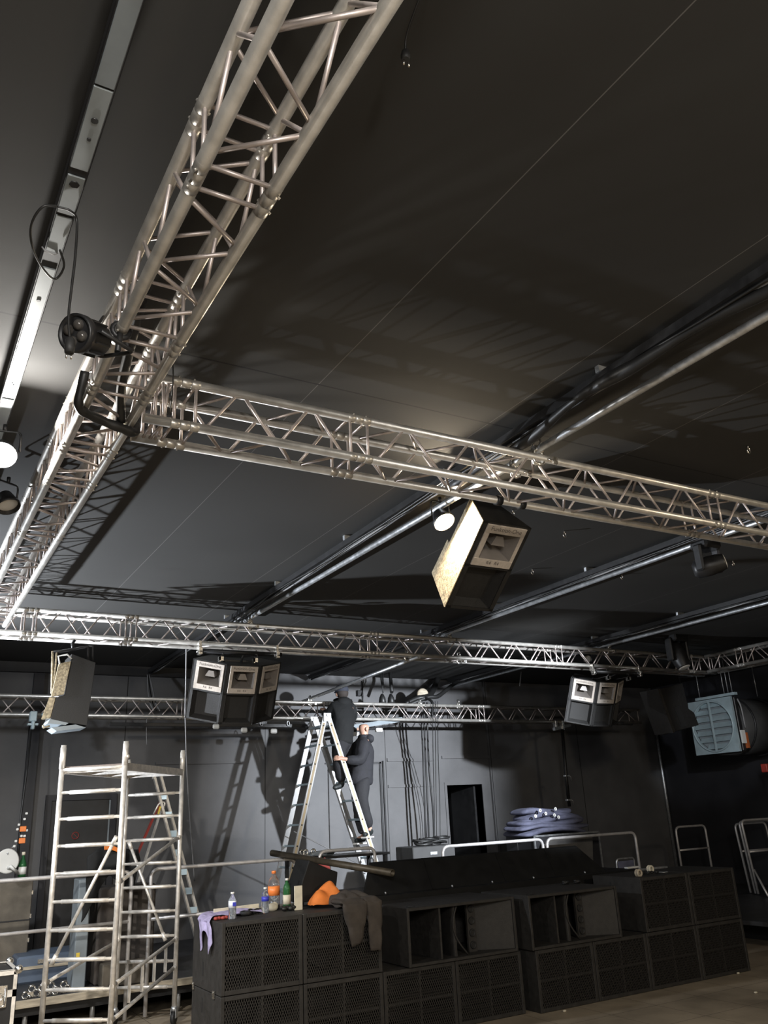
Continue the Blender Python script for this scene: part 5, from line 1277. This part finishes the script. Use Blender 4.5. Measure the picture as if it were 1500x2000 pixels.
# pale strands and drop cables at the left
for k, (dx, lb) in enumerate([(0, 'pale cable strand dropping from the tray end, left one'), (4, 'pale cable strand dropping from the tray end, middle one'), (9, 'pale cable strand dropping from the tray end, right one')]):
    hang([at_y(288+dx*.3, 1317, 12.6), at_y(289+dx, 1345, 12.4), at_y(293+dx*1.2, 1372, 12.1), at_y(300+dx*1.3, 1388, 11.95)], .010, lb, 'cablew' if k != 1 else 'cable', group='strands from the tray end')
hang([at_y(364, 1252, 9.2), at_y(363, 1330, 9.3), at_y(362, 1400, 9.6), at_y(366, 1520, 10.4), at_y(374, 1640, 10.9), at_y(380, 1720, 11.2)], .008, 'long pale cable hanging left of the left speaker cluster', 'cablew')
hang([Vector((at_y(287, 1395, 11.93).x, 11.93, 3.33)), at_y(286, 1430, 12.0), at_y(287, 1455, 12.0)], .006, 'short thin cord hanging below the back truss at the left', 'cablew', 'cord', 'thin_cord')
hang([at_y(1018, 1312, 11.8), at_y(1017, 1322, 11.8), at_y(1015, 1340, 11.8)], .010, 'short pale rod hanging from the far right ceiling pipe', 'cablew', 'rod', 'hanging_rod')
# bracket at the right end of the back truss with a black drop pole
q = at_y(1095, 1420, 11.8); t = thing('truss_bracket', q, 'grey clamp bracket with long black pole below the right end of the back truss', 'bracket')
MB().bar(at_y(1082, 1424, 11.75), at_y(1113, 1416, 11.95), .05, .05).build('cross_tube', 'steel', t)
b = MB()
for px in (1086, 1099): p = at_y(px, 1421, 11.82); b.box((p.x-.025, p.y-.03, p.z-.05), (p.x+.025, p.y+.05, p.z+.12), .006)
b.build('clamp_body', 'chrome', t)
MB().tube([at_y(1098, 1424, 11.8), at_y(1106, 1520, 11.85), at_y(1112, 1575, 11.9)], .030, 8).build('drop_pole', 'blackm', t)
for (px, py) in ((1107, 1515), (1111, 1562)): p = at_y(px, py, 11.85); b = MB(); b.box((p.x-.06, p.y-.03, p.z-.02), (p.x+.05, p.y+.03, p.z+.015), .006); b.tube([p+Vector((.05, 0, 0)), p+Vector((.09, 0, -.02)), p+Vector((.09, 0, -.09))], .010, 6); b.build('hook', 'steel', t)
# bracket and hoist line at the left end of the back truss
q = at_y(65, 1405, 11.8); t = thing('chain_hoist', q, 'pale green clamp bracket under the left part of the back truss', 'bracket')
b = MB(); b.box((q.x-.05, q.y-.05, q.z-.03), (q.x+.04, q.y+.05, q.z+.10), .01); b.box((q.x-.02, q.y-.06, q.z-.13), (q.x+.02, q.y+.04, q.z-.02), .01); b.box((q.x-.065, q.y-.04, q.z-.08), (q.x+.065, q.y+.04, q.z-.05), .006); b.cyl(q+Vector((.1, 0, .05)), q+Vector((.2, 0, .1)), .025, 8); b.build('bracket_body', 'fan', t)
t = thing('wall_pole', at_y(40, 1720, 11.3), 'thin black pole with orange tags and pale clamps at the far left', 'pole')
MB().tube([at_y(61, 1425, 11.7), at_y(52, 1510, 11.55), at_y(40, 1600, 11.4), at_y(34, 1700, 11.3)], .012, 8).build('pole_tube', 'cable', t)
for (px, py) in ((45, 1619), (43, 1642)): p = at_y(px, py, 11.25); MB().box((p.x-.035, p.y-.02, p.z-.03), (p.x+.035, p.y+.02, p.z+.03), .005).build('orange_tag', 'orangep', t)
for (px, py) in ((37, 1611), (34, 1620), (52, 1589), (48, 1600), (42, 1633), (48, 1633), (31, 1643), (52, 1622), (28, 1653)): p = at_y(px, py, 11.25); MB().box((p.x-.014, p.y-.012, p.z-.012), (p.x+.014, p.y+.012, p.z+.014), .005).build('clamp_knob', 'white', t)
q = at_y(14, 1682, 11.1); t = thing('reflector_lamp', q, 'round white reflector lamp on an arm at the far left edge', 'lamp')
MB().lathe([(.001, -.02), (.05, -.03), (.13, -.005), (.135, .01), (.12, .012), (.001, .0)], q, (.25, -.9, .15), 26).build('reflector', 'white', t)
MB().tube([at_y(14, 1668, 11.1), at_y(22, 1657, 11.2), at_y(27, 1653, 11.3)], .012, 6).build('arm', 'steel', t); MB().tube([at_y(16, 1696, 11.1), at_y(21, 1692, 11.0), at_y(33, 1704, 11.1)], .022, 8).build('handle', 'white', t)
bz = at_y(42, 1713, 11.2); o = thing('glass_bottle', bz, 'green glass bottle with white label standing behind the left railing', 'bottle')
MB().lathe([(.042, 0), (.045, .01), (.045, .14), (.03, .18), (.016, .21), (.015, .24)], bz, seg=18).build('bottle_body', 'green', o); MB().lathe([(.020, .235), (.020, .27)], bz, seg=12).build('bottle_cap', 'cream', o); MB().lathe([(.0465, .03), (.0465, .11)], bz, seg=18).build('bottle_label', 'white', o)

# prohibition sign on the black door
q = at_y(147, 1632, Y1-.045); t = thing('prohibition_sign', (q.x, Y1-.045, q.z), 'small round red prohibition sign on the black door behind the scaffold', 'sign')
MB().tube([(q.x+.045*math.cos(2*PI*k/28), Y1-.047, q.z+.045*math.sin(2*PI*k/28)) for k in range(28)], .007, 6, closed=True).build('ring', 'signred', t)
MB().bar((q.x-.032, Y1-.047, q.z+.032), (q.x+.032, Y1-.047, q.z-.032), .008, .013, (0, -1, 0)).build('slash', 'signred', t)
MB().lathe([(.055, 0), (.055, .003)], (q.x, Y1-.042, q.z), (0, -1, 0), 24).build('back_disc', 'blackm', t)

# ------------------------------------------------------------------ things behind and beside the scaffold
t = thing('plywood_case', (1.2, 11.6, ST), 'large dark brown plywood case behind the left railing', 'case')
MB().box((.35, 11.3, .50), (1.705, 12.0, 1.36), .008).build('case_body', 'ply', t)
for zz in (.70, .95, 1.2): MB().box((1.690, 11.28, zz), (1.715, 11.31, zz+.05), .004).build('corner_plate', 'chrome', t)
MB().box((.35, 11.295, .93), (1.70, 11.30, .945)).build('lid_seam', 'blackm', t)
for (x, y) in ((.5, 11.4), (1.58, 11.4), (.5, 11.9), (1.58, 11.9)): MB().lathe([(.001, -.02), (.06, -.02), (.06, .02), (.001, .02)], (x, y, ST+.06), (1, 0, 0), 16).build('castor', 'fan', t)
t = thing('blue_case', (2.2, 11.6, .4), 'low blue grey case lying on the stage behind the scaffold', 'case')
MB().box((1.55, 10.9, ST), (3.0, 11.5, .60), .02).build('case_body', 'blue', t); MB().box((1.56, 10.885, .47), (2.99, 10.90, .50)).build('edge_strip', 'wood', t); MB().box((1.76, 10.88, .52), (1.84, 10.9, .56)).build('latch', 'chrome', t)
t = thing('grey_cabinet', (2.05, 10.2, .4), 'tall narrow pale grey cabinet behind the scaffold, jacket hanging beside it', 'cabinet')
MB().box((2.00, 10.15, ST), (2.13, 10.45, 1.38), .008).build('cabinet_body', 'palecol', t); MB().box((2.02, 10.145, .62), (2.055, 10.15, .67)).build('yellow_label', 'yellow', t)
t = thing('black_stack', (2.5, 10.2, .4), 'dark brown fabric covered box behind the scaffold tower', 'box')
MB().box((2.22, 10.15, ST), (2.84, 10.6, 1.28), .02).build('box_body', 'jacket', t); MB().box((2.26, 9.96, ST+.001), (2.76, 10.14, .55), .01).build('small_box', 'ply', t)
# jacket with orange collar hung over the railing
t = thing('hung_jacket', at_y(222, 1700, 9.85), 'black jacket with orange collar hung over the railing behind the scaffold', 'jacket')
def jk(u_, v_):
    a = (u_-.5); top = at_y(lerp(170, 272, u_), 1672-22*math.sin(min(1, u_*1.5)*PI*.72)+4*u_, 9.92)
    return (top.x+.02*math.sin(v_*5), 9.945-.02*math.sin(v_*PI)-.012*math.sin(u_*14), top.z-v_*(.36+.30*max(0, 1-u_*2.2)+.05*math.sin(u_*9)))
prt(cloth('jacket_body', 'hoodie', jk, 22, 14, None, None, .03, .03, 2, 9))
def jk2(u_, v_):
    p = at_y(lerp(203, 233, u_), lerp(1652, 1658, u_)+9*v_-3*math.sin(u_*PI), 9.88); return tuple(p)
prt(cloth('orange_collar', 'orange', jk2, 10, 4, None, None, .012, .01, 4, 12))
# clutter of clamps on the plank
random.seed(3)
for i in range(9):
    px = 52+i*10+random.uniform(-3, 3); q = at_y(px, 1931, 9.98+.03*(i % 3))
    q.z = ST+.035+.045*(i % 2)
    b = MB(); b.tube([q+Vector((.030*math.cos(k*PI/6), .012*math.sin(k*1.3), .030*math.sin(k*PI/6))) for k in range(12)], .011, 6, closed=True); b.cyl(q+Vector((.02, 0, 0)), q+Vector((.06, -.02, -.02)), .007, 6); b.box((q.x-.03, q.y-.02, ST+.002), (q.x+.02, q.y+.02, q.z-.02), .004)
    tag(b.build('scaffold_coupler', 'chrome'), 'metal scaffold coupler in the heap on the wooden plank edge', 'coupler', 'couplers on the plank edge')

# flight case at the lower left corner
t = thing('flight_case', (.75, 8.3, 0), 'black flight case with metal edges and butterfly latch at the lower left corner', 'case')
cx1, cy0, ct = at_y(36, 1900, 8.0).x, 8.0, at_y(36, 1893, 8.0).z
cx0, cy1 = cx1-1.0, 8.55
MB().box((cx0+.01, cy0+.01, .12), (cx1-.01, cy1-.01, ct-.01)).build('case_body', 'blackm', t)
e = MB(); w_ = .032
for (x, sx) in ((cx0, 1), (cx1, -1)):
    for (y, sy) in ((cy0, 1), (cy1, -1)):
        e.box((min(x, x+sx*w_), min(y, y+sy*.004), .12), (max(x, x+sx*w_), max(y, y+sy*.004), ct)); e.box((min(x, x+sx*.004), min(y, y+sy*w_), .12), (max(x, x+sx*.004), max(y, y+sy*w_), ct))
for (z, h) in ((ct-.034, .034), (ct-.19, .05), (.12, .034)):
    for (y, sy) in ((cy0, 1), (cy1, -1)): e.box((cx0, min(y, y+sy*.005), z), (cx1, max(y, y+sy*.005), z+h))
    for (x, sx) in ((cx0, 1), (cx1, -1)): e.box((min(x, x+sx*.005), cy0, z), (max(x, x+sx*.005), cy1, z+h))
for (y, sy) in ((cy0, 1), (cy1, -1)): e.box((cx0, min(y, y+sy*w_), ct-.003), (cx1, max(y, y+sy*w_), ct+.002))
for (x, sx) in ((cx0, 1), (cx1, -1)): e.box((min(x, x+sx*w_), cy0, ct-.003), (max(x, x+sx*w_), cy1, ct+.002))
e.build('edge_extrusion', 'scaf', t)
for x in (cx0, cx1):
    for y in (cy0, cy1): MB().ball((x, y, ct), .034, 12, 8).build('ball_corner', 'chrome', t)
lx = cx1-.13; l = MB(); l.box((lx-.06, cy0-.008, ct-.26), (lx+.06, cy0, ct-.10), .004); l.tube(rounded([(lx-.045, cy0-.014, ct-.12), (lx-.045, cy0-.014, ct-.25), (lx+.045, cy0-.014, ct-.25), (lx+.045, cy0-.014, ct-.12)], .02), .007, 6); l.tube([(lx+.03*math.cos(k*PI/6), cy0-.018, ct-.18+.025*math.sin(k*PI/6)) for k in range(12)], .006, 6, closed=True)
l.build('butterfly_latch', 'chrome', t)
for (x, y) in ((cx0+.12, cy0+.1), (cx1-.12, cy0+.1), (cx0+.12, cy1-.1), (cx1-.12, cy1-.1)): MB().lathe([(.001, -.018), (.055, -.018), (.055, .018), (.001, .018)], (x, y, .056), (1, 0, 0), 16).build('castor', 'rubber', t)

# scraps on the dance floor
random.seed(11)
for i, (px, py, lb) in enumerate([(1362, 1912, 'pale scrap on the floor at the foot of the last subwoofer'), (1400, 1908, 'pale crumb on the floor right of the last subwoofer foot'), (1473, 1940, 'small pale scrap on the open floor at the lower right'), (1439, 1902, 'pale crumb on the floor by the end of the stack'), (1100, 1976, 'pale crumb on the floor between the two stacks')]):
    q = at_z(px, py, .0); b = MB(); b.ball((q.x, q.y-.02, .010), .016, 8, 6, (1.4, 1, .6)); b.ball((q.x+.02, q.y-.01, .007), .010, 8, 6)
    tag(b.build('paper_scrap', 'cream'), lb, 'scrap', 'scraps on the floor')
